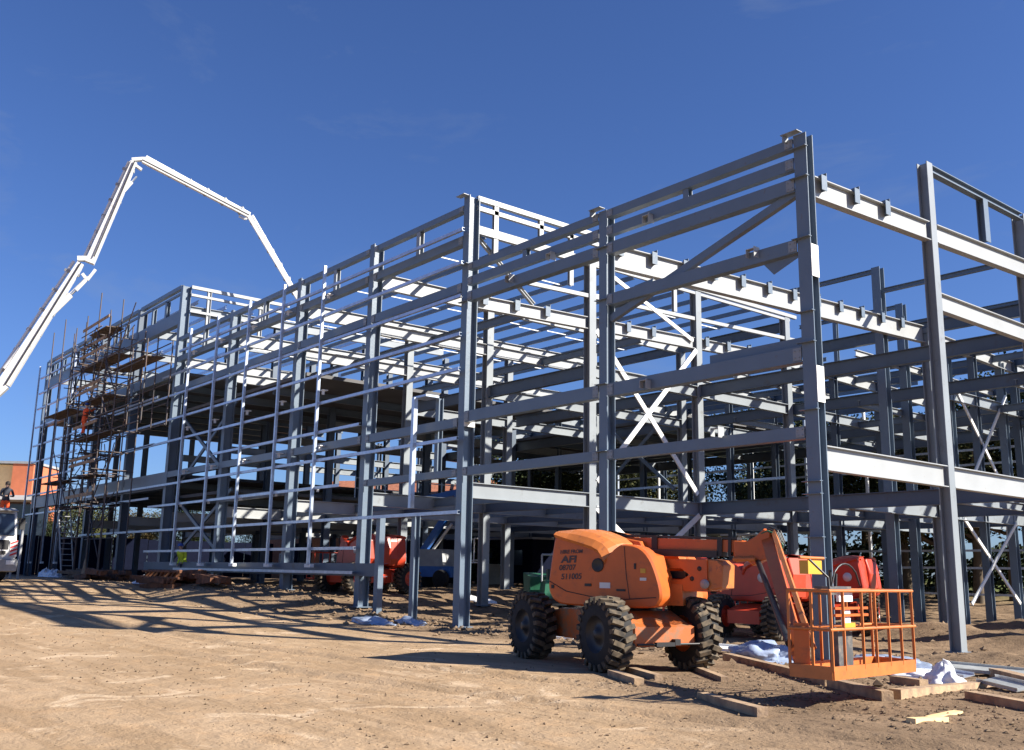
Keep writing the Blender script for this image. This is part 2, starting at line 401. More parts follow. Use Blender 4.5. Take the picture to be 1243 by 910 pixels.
gs = MB(); gs.prism([(XS[1]+.16, 8.3), (XS[1]+1.3, 8.32), (XS[1]+1.5, 8.8), (XS[1]+.9, 8.75), (XS[1]+.16, 8.5)], 17.26, 17.28); S('gusset_plate', gs)
for px, py in ((620, 335), (788, 262), (915, 303), (670, 308), (785, 462), (872, 520)):
    p = onY(px, py, 17.0)
    mb = MB().box((p.x, 16.95, p.z), (.26, .14, .014)).box((p.x-.124, 16.95, p.z-.09), (.012, .14, .16)).box((p.x+.124, 16.93, p.z-.10), (.012, .2, .24))
    S('bolted_bracket', mb, 'steel_light')
for x in (XS[0], XS[1]):
    S('cap_cleat', MB().box((x-.15, 16.92, 10.98), (.42, .20, .016)).box((x-.3, 16.92, 10.9), (.016, .2, .18)), 'steel_mid')
S('cap_cleat', MB().box((XS[2]-.15, 16.92, 13.17), (.42, .20, .016)), 'steel_mid')
# ---- right side wall members (plane x = XS[0])
x0 = -11.2
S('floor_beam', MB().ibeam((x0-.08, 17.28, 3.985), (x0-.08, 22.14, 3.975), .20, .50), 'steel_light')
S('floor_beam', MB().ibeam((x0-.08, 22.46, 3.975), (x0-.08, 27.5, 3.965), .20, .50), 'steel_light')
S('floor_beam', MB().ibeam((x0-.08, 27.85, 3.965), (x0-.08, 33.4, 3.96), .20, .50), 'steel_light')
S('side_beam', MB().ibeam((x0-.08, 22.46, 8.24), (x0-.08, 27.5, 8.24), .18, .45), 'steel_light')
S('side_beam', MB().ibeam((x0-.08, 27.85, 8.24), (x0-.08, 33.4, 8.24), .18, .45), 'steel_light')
S('parapet_rail', MB().ibeam((x0-.1, 22.46, 11.7), (x0-.1, 27.5, 11.7), .18, .20))
S('parapet_rail', MB().ibeam((x0-.1, 27.85, 11.7), (x0-.1, 33.4, 11.7), .18, .20))
S('parapet_post', MB().ibeam((x0-.1, 25.25, 10.42), (x0-.1, 25.25, 11.6), .26, .2, up=(1, 0, 0)))
def rafter(x, ya, yb, za, zb, h=.48, w=.2, m='steel_light', cl=0, name='rafter'):
    o = S(name, MB().ibeam((x, ya, za-h/2), (x, yb, zb-h/2), w, h), m)
    n = int(abs(yb-ya)/1.28) if cl else 0
    for k in range(n):
        y = ya+.35+1.28*k; z = za+(zb-za)*(y-ya)/(yb-ya)
        SW('cleat', MB().box((x+.05, y, z+.03-.10), (.20, .016, .40)).box((x+.15, y-.10, z-.12), (.016, .2, .34)), 'steel', o)
    return o
sl = math.tan(R(2.1))
rafter(x0-.08, 17.30, 22.12, 10.03, 10.03+4.9*sl, .48, .2, cl=1)
rafter(x0-.08, 22.5, 33.4, 10.22, 10.22+10.9*sl, .48, .2)
rafter(XS[1]-.05, 17.34, 33.25, 10.08, 10.08+16*sl, .62, .22, cl=1)
rafter(XS[2]+.02, 17.45, 22.1, 10.0, 10.15, .42, .2, cl=1)
rafter(XS[2]+.02, 22.5, 27.6, 10.17, 10.34, .42, .2, cl=1)
rafter(XS[2]+.02, 28.0, 33.2, 10.36, 10.55, .42, .2, cl=1)
for i in (3, 4, 5):
    rafter(XS[i]+.02, 17.45, 33.2, 11.98, 12.0+.12, .56, .2)
    rafter(XS[i]+.02, 17.45, 33.2, 10.15, 10.2, .42, .2, name='tie_beam')
for i in range(6, 11):
    rafter(XS[i]+.02, 17.5, 33.2, 14.6, 14.9, .46, .2, 'steel_mid')
rafter(XS[6]+.02, 17.5, 33.2, 11.9, 12.1, .46, .2)
for i in range(1, 9):
    rafter(XS[i]-.02, 33.6, 45.4, 10.55, 10.2, .44, .2, 'steel_light' if i < 5 else 'steel_mid')
# ---- tall gable at XS[2]
xg = XS[2]+.05
S('parapet_rail', MB().chan((xg, 22.7, 13.13), (xg, 17.35, 13.13), .16, .16), 'steel_light')
S('parapet_rail', MB().chan((xg, 22.7, 12.82), (xg, 17.35, 12.82), .12, .14), 'steel_light')
S('parapet_rail', MB().chan((xg, 22.7, 12.10), (xg, 17.4, 12.10), .16, .26), 'steel_light')
S('facade_rail', MB().chan((xg, 34.1, 12.28), (xg, 22.5, 12.28), .14, .14), 'steel_light')
S('facade_rail', MB().chan((xg+.04, 33.6, 12.07), (xg+.04, 22.5, 12.07), .1, .10), 'steel_light')
S('sloping_tie', MB().chan((xg, 34.2, 11.30), (xg, 19.2, 10.80), .12, .13), 'steel_light')
for y, za, zb in ((18.1, 11.2, 13.1), (20.0, 12.2, 13.05), (21.35, 11.1, 13.05), (26.55, 11.15, 12.2)):
    S('parapet_post', MB().ibeam((xg, y, za), (xg, y, zb), .17, .12, up=(1, 0, 0)), 'steel_light')
S('knee_brace', MB().ibeam((xg-.2, 17.5, 12.0), (xg-.2, 19.9, 10.2), .12, .12), 'steel_light')
# V braces in the gable plane
def xbrace(x, y0, z0, y1, z1, w=.18):
    S('cross_brace', MB().bar((x, y0, z0), (x, y1, z1), w, .05, up=(1, 0, 0)), 'plate')
xbrace(XS[2]+.10, 22.5, 9.75, 27.6, 4.5); xbrace(XS[2]+.16, 27.6, 9.85, 22.5, 4.6)
xbrace(XS[2]+.10, 22.5, 3.75, 27.6, .3); xbrace(XS[2]+.16, 27.6, 3.75, 22.5, .3)
xbrace(XS[2]+.10, 23.2, 11.85, 27.5, 10.2, .14)
xbrace(-17.25, 35.1, 8.7, 39.0, 4.5, .12); xbrace(-17.2, 39.1, 8.8, 35.1, 4.5, .12)
xbrace(-17.25, 35.1, 3.8, 39.0, .8, .12); xbrace(-17.2, 39.1, 3.8, 35.1, .8, .12)
# braces at the far facade bays
for (xa, xb) in ((XS[5], XS[6]), (XS[4]+.4, XS[3]-.4)):
    for za, zb in ((1.9, 5.0), (5.4, 9.0)):
        if xb > -35 and za < 4: continue
        S('cross_brace', MB().bar((xa, 17.5 if xb < -35 else 33.2, za), (xb, 17.5 if xb < -35 else 33.2, zb), .08, .16))
        S('cross_brace', MB().bar((xa, 17.6 if xb < -35 else 33.3, zb), (xb, 17.6 if xb < -35 else 33.3, za), .08, .16))
# ---- tall block facade
for i in range(2, 6):
    a, b = XS[i]-.17, XS[i+1]+.17
    crail('parapet_rail', a, b, 12.68, 12.88, 17.1, .20)
    crail('facade_beam', a, b, 11.6, 11.88, 17.12, .24)
    crail('facade_beam', a, b, 10.06, 10.36, 17.12, .24)
    if i < 5 or True:
        crail('facade_rail', a, b, 5.86, 6.14, 17.1, .22)
    if i in (2, 4): crail('facade_rail', a, b, 4.38, 4.60, 17.1, .20)
    S('parapet_post', MB().ibeam(((a+b)/2+.1, 17.1, 11.88), ((a+b)/2+.1, 17.1, 12.68), .2, .18, up=(0, 1, 0)), 'steel_mid')
S('facade_beam', MB().chan((-27.5, 17.1, 1.62), (-49.5, 17.1, 1.62), .3, .42), 'steel_dark')
# light cladding rails on the outside
yo = 16.74
def lrail(xa, xb, z, s_=.09, y=yo): S('cladding_rail', MB().chan((xa, y, z), (xb, y, z), s_, s_+.01, t=.008), 'galv')
lrail(-23.15, -46.5, 11.94); lrail(-23.15, -48.5, 10.87)
for z, xa, xb in ((9.82, -23.15, -56), (8.62, -23.15, -57), (7.55, -23.15, -60), (6.48, -28.85, -41.3), (5.46, -23.15, -60), (4.47, -30, -49), (3.30, -23.0, -60), (2.32, -28.8, -49), (1.52, -28.8, -44.9)):
    lrail(xa, xb, z)
for z in (14.4, 13.3, 12.2, 10.9, 9.6, 8.45, 7.25, 6.2, 4.9):
    lrail(-62.5, -73.2, z)
for z in (12.35, 10.0, 7.6, 4.9): lrail(-49, -62, z)
VX = [-31.82, -35.14, -38.37, -41.72, -44.96]
for x in VX+[-64.5, -67.6, -70.6, -73.4]:
    zb = 1.75; zt = 12.8 if x > -50 else 15.3
    S('cladding_post', MB().chan((x, yo-.09, zb), (x, yo-.09, zt), .10, .10, up=(1, 0, 0), t=.009), 'galv')
    S('bolted_bracket', MB().box((x-.05, yo-.02, zb-.02), (.42, .16, .12)), 'plate')
for x in VX:
    for z in (11.7, 8.05, 6.0, 4.5):
        S('bolted_bracket', MB().box((x+.05, yo+.12, z), (.28, .2, .03)).box((x+.12, yo+.06, z-.08), (.03, .1, .18)), 'plate')
# door frame and short posts near the third column
for x in (-25.42,): S('door_post', MB().chan((x, yo-.05, 3.5), (x, yo-.05, 6.95), .14, .14, up=(1, 0, 0)), 'galv')
S('door_post', MB().ibeam((-25.0, 17.35, 4.6), (-25.0, 17.35, 6.95), .18, .18, up=(0, 1, 0)))
S('door_head', MB().box((-25.25, 17.0, 6.98), (.7, .5, .07)), 'galv')
S('door_post', MB().ibeam((-25.5, 16.95, gz(-25.5, 17)-.2), (-25.5, 16.95, 3.3), .2, .2, up=(0, 1, 0)))
S('door_post', MB().bar((-27.55, 16.95, gz(-27.5, 17)-.2), (-27.55, 16.95, 3.35), .24, .2, up=(0, 1, 0)), 'steel')
# ---- left tower facade
for i in range(6, 10):
    a, b = XS[i]-.19, XS[i+1]+.19
    S('parapet_rail', MB().chan((a, 17.1, 15.58), (b, 17.1, 15.58), .2, .2))
    S('parapet_rail', MB().chan((a, 17.05, 15.22), (b, 17.05, 15.22), .1, .12))
    crail('facade_beam', a, b, 13.62, 14.3, 17.15, .3)
    crail('facade_beam', a, b, 10.9, 11.4, 17.15, .3)
    crail('facade_beam', a, b, 5.35, 6.15, 17.2, .4, 'steel')
    for k in (1/3, 2/3):
        S('parapet_post', MB().ibeam((a+(b-a)*k, 17.1, 14.3), (a+(b-a)*k, 17.1, 15.2), .24, .2, up=(0, 1, 0)))
xe = XS[6]+.2
for z, t in ((15.56, .16), (15.15, .12), (14.3, .12), (13.1, .14)):
    S('parapet_rail', MB().chan((xe, 22.8, z), (xe, 17.4, z), .14, t), 'steel_light')
for y in (18.35, 21.2): S('parapet_post', MB().ibeam((xe, y, 13.1), (xe, y, 15.5), .16, .2), 'steel_light')
# ---- long beams parallel to the road, behind
def ub(name, xa, xb, y, zt, h, m='steel_dark', w=.2): return S(name, MB().ibeam((xa, y, zt-h/2), (xb, y, zt-h/2), w, h), m)
ub('eaves_beam', -6.0, XS[2], 33.45, 10.85, .45)
ub('eaves_beam', XS[2]-.1, XS[6], 33.45, 12.0, .4)
ub('roof_beam', -6.0, -58, 36.85, 10.6, .50); ub('roof_beam', -6.0, -58, 40.35, 10.75, .55); ub('roof_beam', -6, -58, 44.9, 10.5, .55)
ub('parapet_rail', -17.7, -22.5, 30.85, 12.4, .16, 'steel', .14); ub('parapet_rail', -9.0, -17.45, 30.85, 11.62, .16, 'steel', .14)
ub('parapet_rail', -20.2, -25.0, 36.9, 12.75, .16, 'steel', .14); ub('parapet_rail', -8.0, -19.9, 36.9, 11.95, .16, 'steel', .14)
for x, y, za, zb in ((-20.3, 30.85, 10.4, 12.3), (-12.6, 30.85, 10.4, 11.5), (-14.9, 36.9, 10.5, 11.8), (-10.8, 36.9, 10.5, 11.8), (-23.2, 36.9, 10.5, 12.6)):
    S('parapet_post', MB().ibeam((x, y, za), (x, y, zb), .18, .16))
for y, xa, xb in ((22.3, XS[2]-.16, -73), (27.8, -11.3, -73), (33.35, -6, -73), (40.2, -6, -58)):
    ub('floor_beam', xa, xb, y-.05 if y < 33 else y+.2, 4.22, .45, 'steel_dark', .2)
for y, xa, xb in ((27.8, -11.4, -34), (22.3, -23.5, -34), (33.6, -6, -48)):
    ub('upper_floor_beam', xa, xb, y+.05, 8.55, .45, 'steel_dark', .2)
ub('upper_floor_beam', -6, -48, 40.5, 8.5, .5); ub('upper_floor_beam', -6, -48, 44.9, 8.4, .5)
for i in range(1, 9):
    ya = 17.4 if i >= 2 else 27.9
    S('floor_beam', MB().ibeam((XS[i]+.05, ya, 3.98), (XS[i]+.05, 45.3, 3.98), .2, .46), 'steel_mid' if i < 4 else 'steel_light')
    S('upper_floor_beam', MB().ibeam((XS[i]+.04, 22.5 if i > 1 else 33.6, 8.3), (XS[i]+.04, 45.3, 8.3), .2, .40), 'steel_mid')
# purlins on the tall roof and the rear roof
for k in range(12):
    y = 18.0+1.36*k; z = 12.02+.012*k
    S('purlin', MB().chan((XS[2]-.3, y, z+.12), (XS[6]+.3, y, z+.12), .06, .17, t=.008), 'steel')
for k in range(8):
    y = 34.3+1.5*k
    S('purlin', MB().chan((-23, y, 10.72), (-58, y, 10.72), .06, .17, t=.008), 'steel')
for k in range(11):
    S('purlin', MB().chan((XS[6]-.3, 18+1.5*k, 15.0), (XS[10]+.3, 18+1.5*k, 15.0), .07, .18, t=.008), 'galv')
for i in range(2, 6):
    xm = (XS[i]+XS[i+1])/2
    for k in range(0, 11):
        S('sag_rod', MB().bar((xm+(.15 if k % 2 else -.15), 18.05+1.36*k, 12.12), (xm+(.15 if k % 2 else -.15), 19.32+1.36*k, 12.13), .035, .035), 'plate')
for y in (19.7, 25.0, 30.6):
    ub('secondary_beam', XS[2]-.2, XS[6], y, 10.05, .28, 'steel', .14)
    ub('secondary_beam', XS[2]-.2, XS[5], y+.3, 4.15, .30, 'steel', .14)
for z in (5.6, 7.1, 9.9):
    S('cladding_rail', MB().chan((XS[2], 33.7, z), (XS[5], 33.7, z), .08, .10), 'galv')
for y in (38.5, 42.4):
    ub('secondary_beam', -6, -50, y, 10.35, .26, 'steel', .14); ub('secondary_beam', -6, -50, y, 8.35, .28, 'steel', .14)
for xm in (-14.4, -20.3, -26.2):
    S('secondary_beam', MB().ibeam((xm, 33.6, 10.2), (xm, 45.3, 10.05), .14, .26), 'steel_light'); S('secondary_beam', MB().ibeam((xm, 33.6, 8.2), (xm, 45.3, 8.2), .14, .26), 'steel_mid')
    S('secondary_beam', MB().ibeam((xm, 28.0, 4.0), (xm, 45.3, 4.0), .14, .26), 'steel_mid')
# floor decks
def deck(x0_, x1_, y0_, y1_, z, t=.14):
    mb = MB().box(((x0_+x1_)/2, (y0_+y1_)/2, z), (abs(x1_-x0_), abs(y1_-y0_), t))
    S('floor_deck', mb, 'deck')
    n = int(abs(x1_-x0_)/2.6); e = MB()
    for k in range(1, n): xx = x0_+(x1_-x0_)*k/n; e.ibeam((xx, y0_+.1, z-t/2-.17), (xx, y1_-.1, z-t/2-.17), .14, .32)
    S('deck_joists', e, 'steel')
deck(XS[4]-.3, XS[6]+.1, 17.7, 33.1, 9.25)
deck(XS[5]-.2, XS[6]+.1, 17.7, 33.1, 4.95)
deck(XS[6]-.4, XS[10], 17.7, 33.1, 6.05)
deck(XS[6]-.4, XS[10], 17.7, 33.1, 11.2)
deck(XS[3]-.2, XS[6]+.1, 34, 45, 8.8)
deck(XS[4], XS[2]-.3, 40.5, 45, 4.5)
# rear wall rails
for z in (1.0, 2.2, 3.0, 4.55, 5.3, 7.0, 7.7, 9.3):
    S('rear_wall_rail', MB().chan((-4, 45.95, z), (-62, 45.95, z), .08, .10), 'galv')
for k in range(16):
    x = -6-3.6*k
    S('rear_wall_post', MB().chan((x, 46.1, .6), (x, 46.1, 10.2), .13, .12, up=(1, 0, 0)), 'galv' if k % 2 else 'plate')
# clutter under the rear bays: landings
for x, y, z in ((-18.2, 41, 4.0), (-30, 39, 3.6), (-37, 38, 3.7)):
    S('landing', MB().box((x, y, z), (2.2, 1.0, .08)).box((x, y-.4, z-.5), (.1, .1, 1.0)), 'plate')
# guard rails on upper deck
gr = MB()
for z in (9.9, 10.3): gr.tube((-36, 32.8, z), (-47, 32.8, z), .025)
for k in range(6): gr.tube((-36-2.1*k, 32.8, 9.3), (-36-2.1*k, 32.8, 10.4), .025)
for z in (5.5, 6.0): gr.tube((-41.5, 24.0, z), (-41.5, 33, z), .025)
for k in range(6): gr.tube((-41.5, 24+1.7*k, 5.0), (-41.5, 24+1.7*k, 6.1), .025)
S('guard_rail', gr, 'galv')

# ------------------------------------------------------------------ scaffold
def scaffold():
    t = empty('scaffold_tower', (-54, 15.6, gz(-54, 15.6)), 0, 'dark rusty tube scaffold with timber decks standing against the far facade', 'scaffold')
    rnd = random.Random(3)
    base = gz(-54, 15.6)
    def P(n, mb, m): return mb.build(n, m, t, world=True)
    xs = [-46.3, -48.4, -50.5, -52.6, -54.7, -56.9, -58.9, -61.6, -64.0]
    tops = [12.2, 12.6, 13.6, 14.6, 15.9, 15.9, 15.6, 15.7, 15.4]
    for i, x in enumerate(xs):
        for y in (15.1, 16.3):
            z0 = base-.1 if i > 1 else 8.2
            P('standard', MB().tube((x, y, z0), (x+rnd.uniform(-.05, .05), y, tops[i]+rnd.uniform(-.5, .6)), .034, 6), 'tube')
    for z in (3.0, 4.6, 6.2, 7.3, 8.3, 9.3, 10.3, 11.3, 12.3, 13.3, 14.3):
        for y in (15.06, 16.34):
            xa = -58.9 if z in (6.2, 9.3, 12.3) else -57.2
            xb = xs[0]-.3 if 8 < z < 12.5 else (-50.3 if z > 12.5 else -52.4)
            if z > 13: xb = -53.9
            P('ledger', MB().tube((xa-.4, y, z), (xb, y, z+.03), .03, 6), 'tube')
    for k in range(40):
        x = rnd.uniform(-60, -51.5); z = rnd.uniform(2, 13.2)
        P('brace_tube', MB().tube((x, 15.0+rnd.uniform(0, 1.3), z), (x+rnd.uniform(-.5, .5), 15.0+rnd.uniform(0, 1.3), z+rnd.uniform(.9, 2.2)), .026, 6), 'tube')
    for k in range(22):
        x = rnd.choice(xs[2:7]); z = rnd.choice((2, 4.6, 6.2, 8.3, 10.3, 12.3))
        P('diagonal', MB().tube((x, 15.02, z), (x+rnd.choice((-2.1, 2.1)), 15.02, z+rnd.uniform(1.8, 2.4)), .028, 6), 'tube')
    for k in range(80):
        x = rnd.uniform(-59.5, -50.5); z = rnd.choice((4.6, 6.2, 7.3, 8.3, 9.3, 10.3, 11.3, 12.3, 13.3)) + rnd.uniform(-.05, .3)
        P('transom', MB().tube((x, 14.7, z), (x+rnd.uniform(-.1, .1), 16.6, z), .028, 6), 'tube')
    for (xa, xb, z) in ((-57.4, -51.5, 12.42), (-51.6, -46.4, 11.52), (-58, -52, 8.42), (-57, -53, 6.3), (-56.6, -52.6, 10.4), (-60, -55.5, 4.7), (-56.5, -53.2, 14.2), (-64, -59, 10.4), (-63.5, -58.8, 6.3)):
        mb = MB()
        for q in range(4): mb.bar((xa+rnd.uniform(-.3, .3), 15.2+.24*q, z+rnd.uniform(0, .02)), (xb+rnd.uniform(-.3, .3), 15.2+.24*q, z), .22, .045)
        P('deck_boards', mb, 'board')
    for z in (10.9, 13.0, 13.5, 6.9, 5.2, 9.0, 14.6, 11.2, 7.2):
        P('toe_board', MB().bar((-57.2, 15.0, z), (-53.0+rnd.uniform(-.5, .5), 15.0, z+.04), .04, .16), 'timber')
    # ladder stair in the lower lifts
    lad = MB()
    a = Vector((-54.6, 14.85, base)); b = Vector((-56.6, 14.85, 4.6))
    for dy in (-.3, .3): lad.bar(a+Vector((0, dy, 0)), b+Vector((0, dy, 0)), .05, .09)
    for k in range(13): c = a.lerp(b, (k+.5)/13); lad.box(c, (.22, .6, .035))
    P('stair', lad, 'grey')
    return t
scaffold()

# ------------------------------------------------------------------ people
def person(name, loc, rz, J, cloth, label, parts, helmet=None):
    """J: joint dict in local metres; body grown with the skin modifier"""
    t = empty(name, loc, rz, label, 'person')
    names = list(J.keys()); vs = [J[n][0] for n in names]; rr = [J[n][1] for n in names]
    E = [('pelvis', 'waist'), ('waist', 'chest'), ('chest', 'neck'), ('neck', 'head0'), ('head0', 'head1'),
         ('chest', 'shL'), ('shL', 'elL'), ('elL', 'wrL'), ('wrL', 'haL'), ('chest', 'shR'), ('shR', 'elR'), ('elR', 'wrR'), ('wrR', 'haR'),
         ('pelvis', 'hiL'), ('hiL', 'knL'), ('knL', 'anL'), ('anL', 'toL'), ('pelvis', 'hiR'), ('hiR', 'knR'), ('knR', 'anR'), ('anR', 'toR')]
    me = bpy.data.meshes.new('body'); me.from_pydata(vs, [(names.index(a), names.index(b)) for a, b in E], [])
    o = bpy.data.objects.new('body', me); COL.objects.link(o)
    sk = o.modifiers.new('s', 'SKIN'); me.update()
    lay = me.skin_vertices[0] if me.skin_vertices else None
    if lay is None:
        bpy.context.view_layer.objects.active = o; lay = me.skin_vertices[0]
    for i, r_ in enumerate(rr): lay.data[i].radius = r_ if isinstance(r_, tuple) else (r_, r_)
    lay.data[names.index('pelvis')].use_root = True
    sb = o.modifiers.new('sub', 'SUBSURF'); sb.levels = 2; sb.render_levels = 2
    bpy.context.view_layer.update()
    dg = bpy.context.evaluated_depsgraph_get(); m2 = bpy.data.meshes.new_from_object(o.evaluated_get(dg))
    bpy.data.objects.remove(o)
    for m_ in (M['skin'], M[cloth[0]], M[cloth[1]], M['black']): m2.materials.append(m_)
    for p in m2.polygons:
        p.use_smooth = True; c = p.center
        hz = J['neck'][0][2]
        hand = min((c-Vector(J['haL'][0])).length, (c-Vector(J['haR'][0])).length) < .10
        foot = c.z < min(J['anL'][0][2], J['anR'][0][2])+.03
        p.material_index = 0 if (c.z > hz or hand) else (3 if foot else (2 if c.z < J['pelvis'][0][2]-.02 else 1))
    b = bpy.data.objects.new('body', m2); COL.objects.link(b); b.parent = t
    h = Vector(J['head1'][0])
    if helmet:
        mb = MB().lathe(h+Vector((0, 0, -.01)), (0, 0, 1), [(0, .155), (.0, .135), (.06, .125), (.11, .085), (.13, .0)], 16)
        mb.build('helmet', helmet, t)
    else:
        MB().lathe(h+Vector((0, -.01, -.03)), (0, 0, 1), [(-.05, .098), (.02, .105), (.07, .092), (.105, .05), (.115, 0)], 14).build('hair', 'hair', t)
    if 'band' in parts:
        mb = MB()
        for z in parts['band']: mb.lathe((0, J['chest'][0][1], z), (0, 0, 1), [(-.03, .185), (.03, .185)], 16)
        mb.build('reflective_band', 'white', t)
    return t
def pose(lean=0., armL=None, armR=None, step=.0):
    J = {'pelvis': ((0, 0, .93), (.15, .11)), 'waist': ((0, -lean*.1, 1.10), (.14, .10)), 'chest': ((0, -lean*.25, 1.34), (.17, .12)), 'neck': ((0, -lean*.3, 1.50), .06),
         'head0': ((0, -lean*.33, 1.58), .085), 'head1': ((0, -lean*.36, 1.69), .088)}
    for s, k in ((-1, 'L'), (1, 'R')):
        arm = armL if k == 'L' else armR
        sh = Vector((s*.20, -lean*.25, 1.41)); J['sh'+k] = (tuple(sh), .065)
        el, wr, ha = arm or (Vector((s*.26, 0, 1.12)), Vector((s*.27, -.10, .88)), Vector((s*.27, -.13, .78)))
        J['el'+k] = (tuple(el), .048); J['wr'+k] = (tuple(wr), .035); J['ha'+k] = (tuple(ha), (.045, .03))
        J['hi'+k] = ((s*.10, 0, .86), .10); J['kn'+k] = ((s*.12, -.04-s*step, .49), .07)
        J['an'+k] = ((s*.13, 0-s*step*.5, .09), .05); J['to'+k] = ((s*.14, -.15-s*step*.5, .045), (.05, .035))
    return J
J = pose(.3, (Vector((-.30, -.2, 1.35)), Vector((-.25, -.40, 1.48)), Vector((-.24, -.47, 1.54))), (Vector((.28, -.2, 1.2)), Vector((.18, -.40, 1.2)), Vector((.14, -.48, 1.2))), .06)
person('person', (-55.2, 15.0, 8.46), R(200), J, ('hivis_o', 'hivis_o'), 'worker in orange hi-vis suit and blue helmet standing on the scaffold deck', {}, 'hathelm')
HV = onD(222, 702, 44.3)
J2 = pose(1.2, None, (Vector((.25, -.35, 1.15)), Vector((.15, -.5, .95)), Vector((.12, -.55, .88))), .1)
person('person', (HV.x, HV.y, gz(HV.x, HV.y)), R(40), J2, ('hivis_y', 'navy'), 'worker in yellow hi-vis jacket bending by the rusty heap behind the bottom rail', {}, 'hathelm')

# ------------------------------------------------------------------ pump truck and boom
def pump_truck():
    c0 = Vector((-43.5, 7.85, 0)); gz0 = gz(-42.5, 8.5); hd = R(19)
    t = empty('concrete_pump_truck', (c0.x, c0.y, gz0), hd, 'white concrete pump truck with its jointed white boom raised over the frame', 'truck')
    def P(n, mb, m, par=None): return mb.build(n, m, par or t)
    # cab: local x forward, front at x=1.6
    cab = MB().prism([(1.55, .55), (1.62, 1.2), (1.55, 1.75), (1.38, 2.72), (1.2, 2.84), (-.5, 2.84), (-.5, .55)], -1.22, 1.22, .05)
    P('cab', cab, 'white')
    P('windscreen', MB().prism([(1.60, 1.78), (1.42, 2.62), (1.40, 2.62), (1.55, 1.78)], -1.08, 1.08), 'glass')
    P('side_window', MB().box((.65, 0, 2.15), (.9, 2.46, .7)), 'glass')
    P('sun_visor', MB().prism([(1.62, 2.70), (1.36, 2.78), (1.36, 2.84), (1.66, 2.74)], -1.1, 1.1), 'grey')
    P('grille', MB().box((1.62, 0, 1.42), (.06, 1.7, .36)).box((1.63, 0, 1.12), (.06, 1.5, .12)), 'black')
    bu = P('bumper', MB().prism([(1.5, .38), (1.72, .42), (1.74, .86), (1.5, .9)], -1.24, 1.24, .03), 'grey')
    for s in (-1, 1):
        P('headlight', MB().box((1.755, s*.92, .74), (.03, .34, .16)), 'lamp')
        P('mirror', MB().box((1.5, s*1.38, 2.25), (.12, .2, .45)).bar((1.4, s*1.2, 2.45), (1.5, s*1.38, 2.45), .03, .03), 'black')
        mb = MB(); st = MB()
        mb.box((1.63, s*1.06, 1.28), (.03, .30, .62))
        P('marker_board', mb, 'white')
        for k in range(4): st.prism([(1.66, 1.02+.15*k), (1.66, 1.09+.15*k), (1.652, 1.09+.15*k), (1.652, 1.02+.15*k)], s*.92, s*1.20)
        # slanted stripes
        st = MB()
        for k in range(4):
            z = .98+.15*k; st.add([(1.649, s*.92, z), (1.649, s*.92, z+.07), (1.649, s*1.2, z+.17), (1.649, s*1.2, z+.10), (1.653, s*.92, z), (1.653, s*.92, z+.07), (1.653, s*1.2, z+.17), (1.653, s*1.2, z+.10)],
                                  [(0, 1, 2, 3), (7, 6, 5, 4), (0, 4, 5, 1), (3, 2, 6, 7), (1, 5, 6, 2), (0, 3, 7, 4)])
        P('red_stripes', st, 'redstripe')
        for x in (.75, -5.2, -6.6):
            w = P('wheel', MB().lathe((x, s*1.02, .5), (0, s, 0), [(-.16, .28), (-.16, .46), (-.12, .5), (.12, .5), (.16, .46), (.16, .28)], 28), 'rubber')
            P('rim', MB().lathe((x, s*1.02, .5), (0, s, 0), [(.10, 0), (.13, .08), (.06, .12), (.10, .24), (.165, .285)], 20), 'grey', w)
    P('chassis', MB().box((-4.2, 0, .85), (9.2, 1.0, .3)).box((-4.8, 0, 1.25), (8.2, 2.4, .3)), 'grey')
    P('wheel_arch', MB().prism([(1.45, .55), (1.3, 1.02), (.2, 1.02), (.05, .55), (.25, .55), (.35, .95), (1.15, .95), (1.25, .55)], -1.24, 1.24), 'black')
    P('hopper', MB().box((-8.7, 0, 1.7), (1.0, 1.8, .9), taper=(1.2, 1.1)), 'white')
    P('boom_pedestal', MB().tube((-7.2, .3, 1.4), (-7.2, .3, 3.7), .45, 16), 'white')
    # boom in its own vertical plane (built in world space, then moved under the truck)
    base = Vector((c0.x, c0.y, gz0))+Matrix.Rotation(hd, 3, 'Z')@Vector((-7.2, .3, 3.6))
    tip = onY(362, 364, 22.0); dr = Vector((tip.x-base.x, tip.y-base.y, 0)); n = Vector((-dr.y, dr.x, 0)).normalized()
    def bp(px, py):
        d = ray(px, py); k = (n.dot(base-EYE))/n.dot(d); return EYE+d*k
    mi = Matrix.Rotation(-hd, 3, 'Z')
    def loc(v): return mi@(v-Vector((c0.x, c0.y, gz0)))
    def PB(nm, mb, m, par=None):
        mb.v = [loc(v) for v in mb.v]; return mb.build(nm, m, par or t)
    def taperbar(a, b, w1, h1, w2, h2):
        mb = MB(); a, b, x, y = mb.frame(a, b)
        vs = [a+x*sx*w1/2+y*sy*h1/2 for sx, sy in ((-1, -1), (1, -1), (1, 1), (-1, 1))]+[b+x*sx*w2/2+y*sy*h2/2 for sx, sy in ((-1, -1), (1, -1), (1, 1), (-1, 1))]
        mb.add(vs, [(0, 1, 2, 3), (7, 6, 5, 4), (0, 4, 5, 1), (1, 5, 6, 2), (2, 6, 7, 3), (3, 7, 4, 0)]); return mb
    b0 = base; q0 = bp(5, 466); q1 = bp(98, 320); q1b = bp(112, 312); q2 = bp(163, 197); q2b = bp(174, 194); q3 = bp(302, 262); q4 = bp(349, 338); q5 = tip
    s1 = PB('boom_section', taperbar(b0, q0, .44, .62, .38, .54), 'white')
    s1 = PB('boom_section', taperbar(q0, q1, .38, .54, .30, .32), 'white')
    s2 = PB('boom_section', taperbar(q1b-(q2-q1b)*.06, q2, .32, .42, .26, .28), 'white')
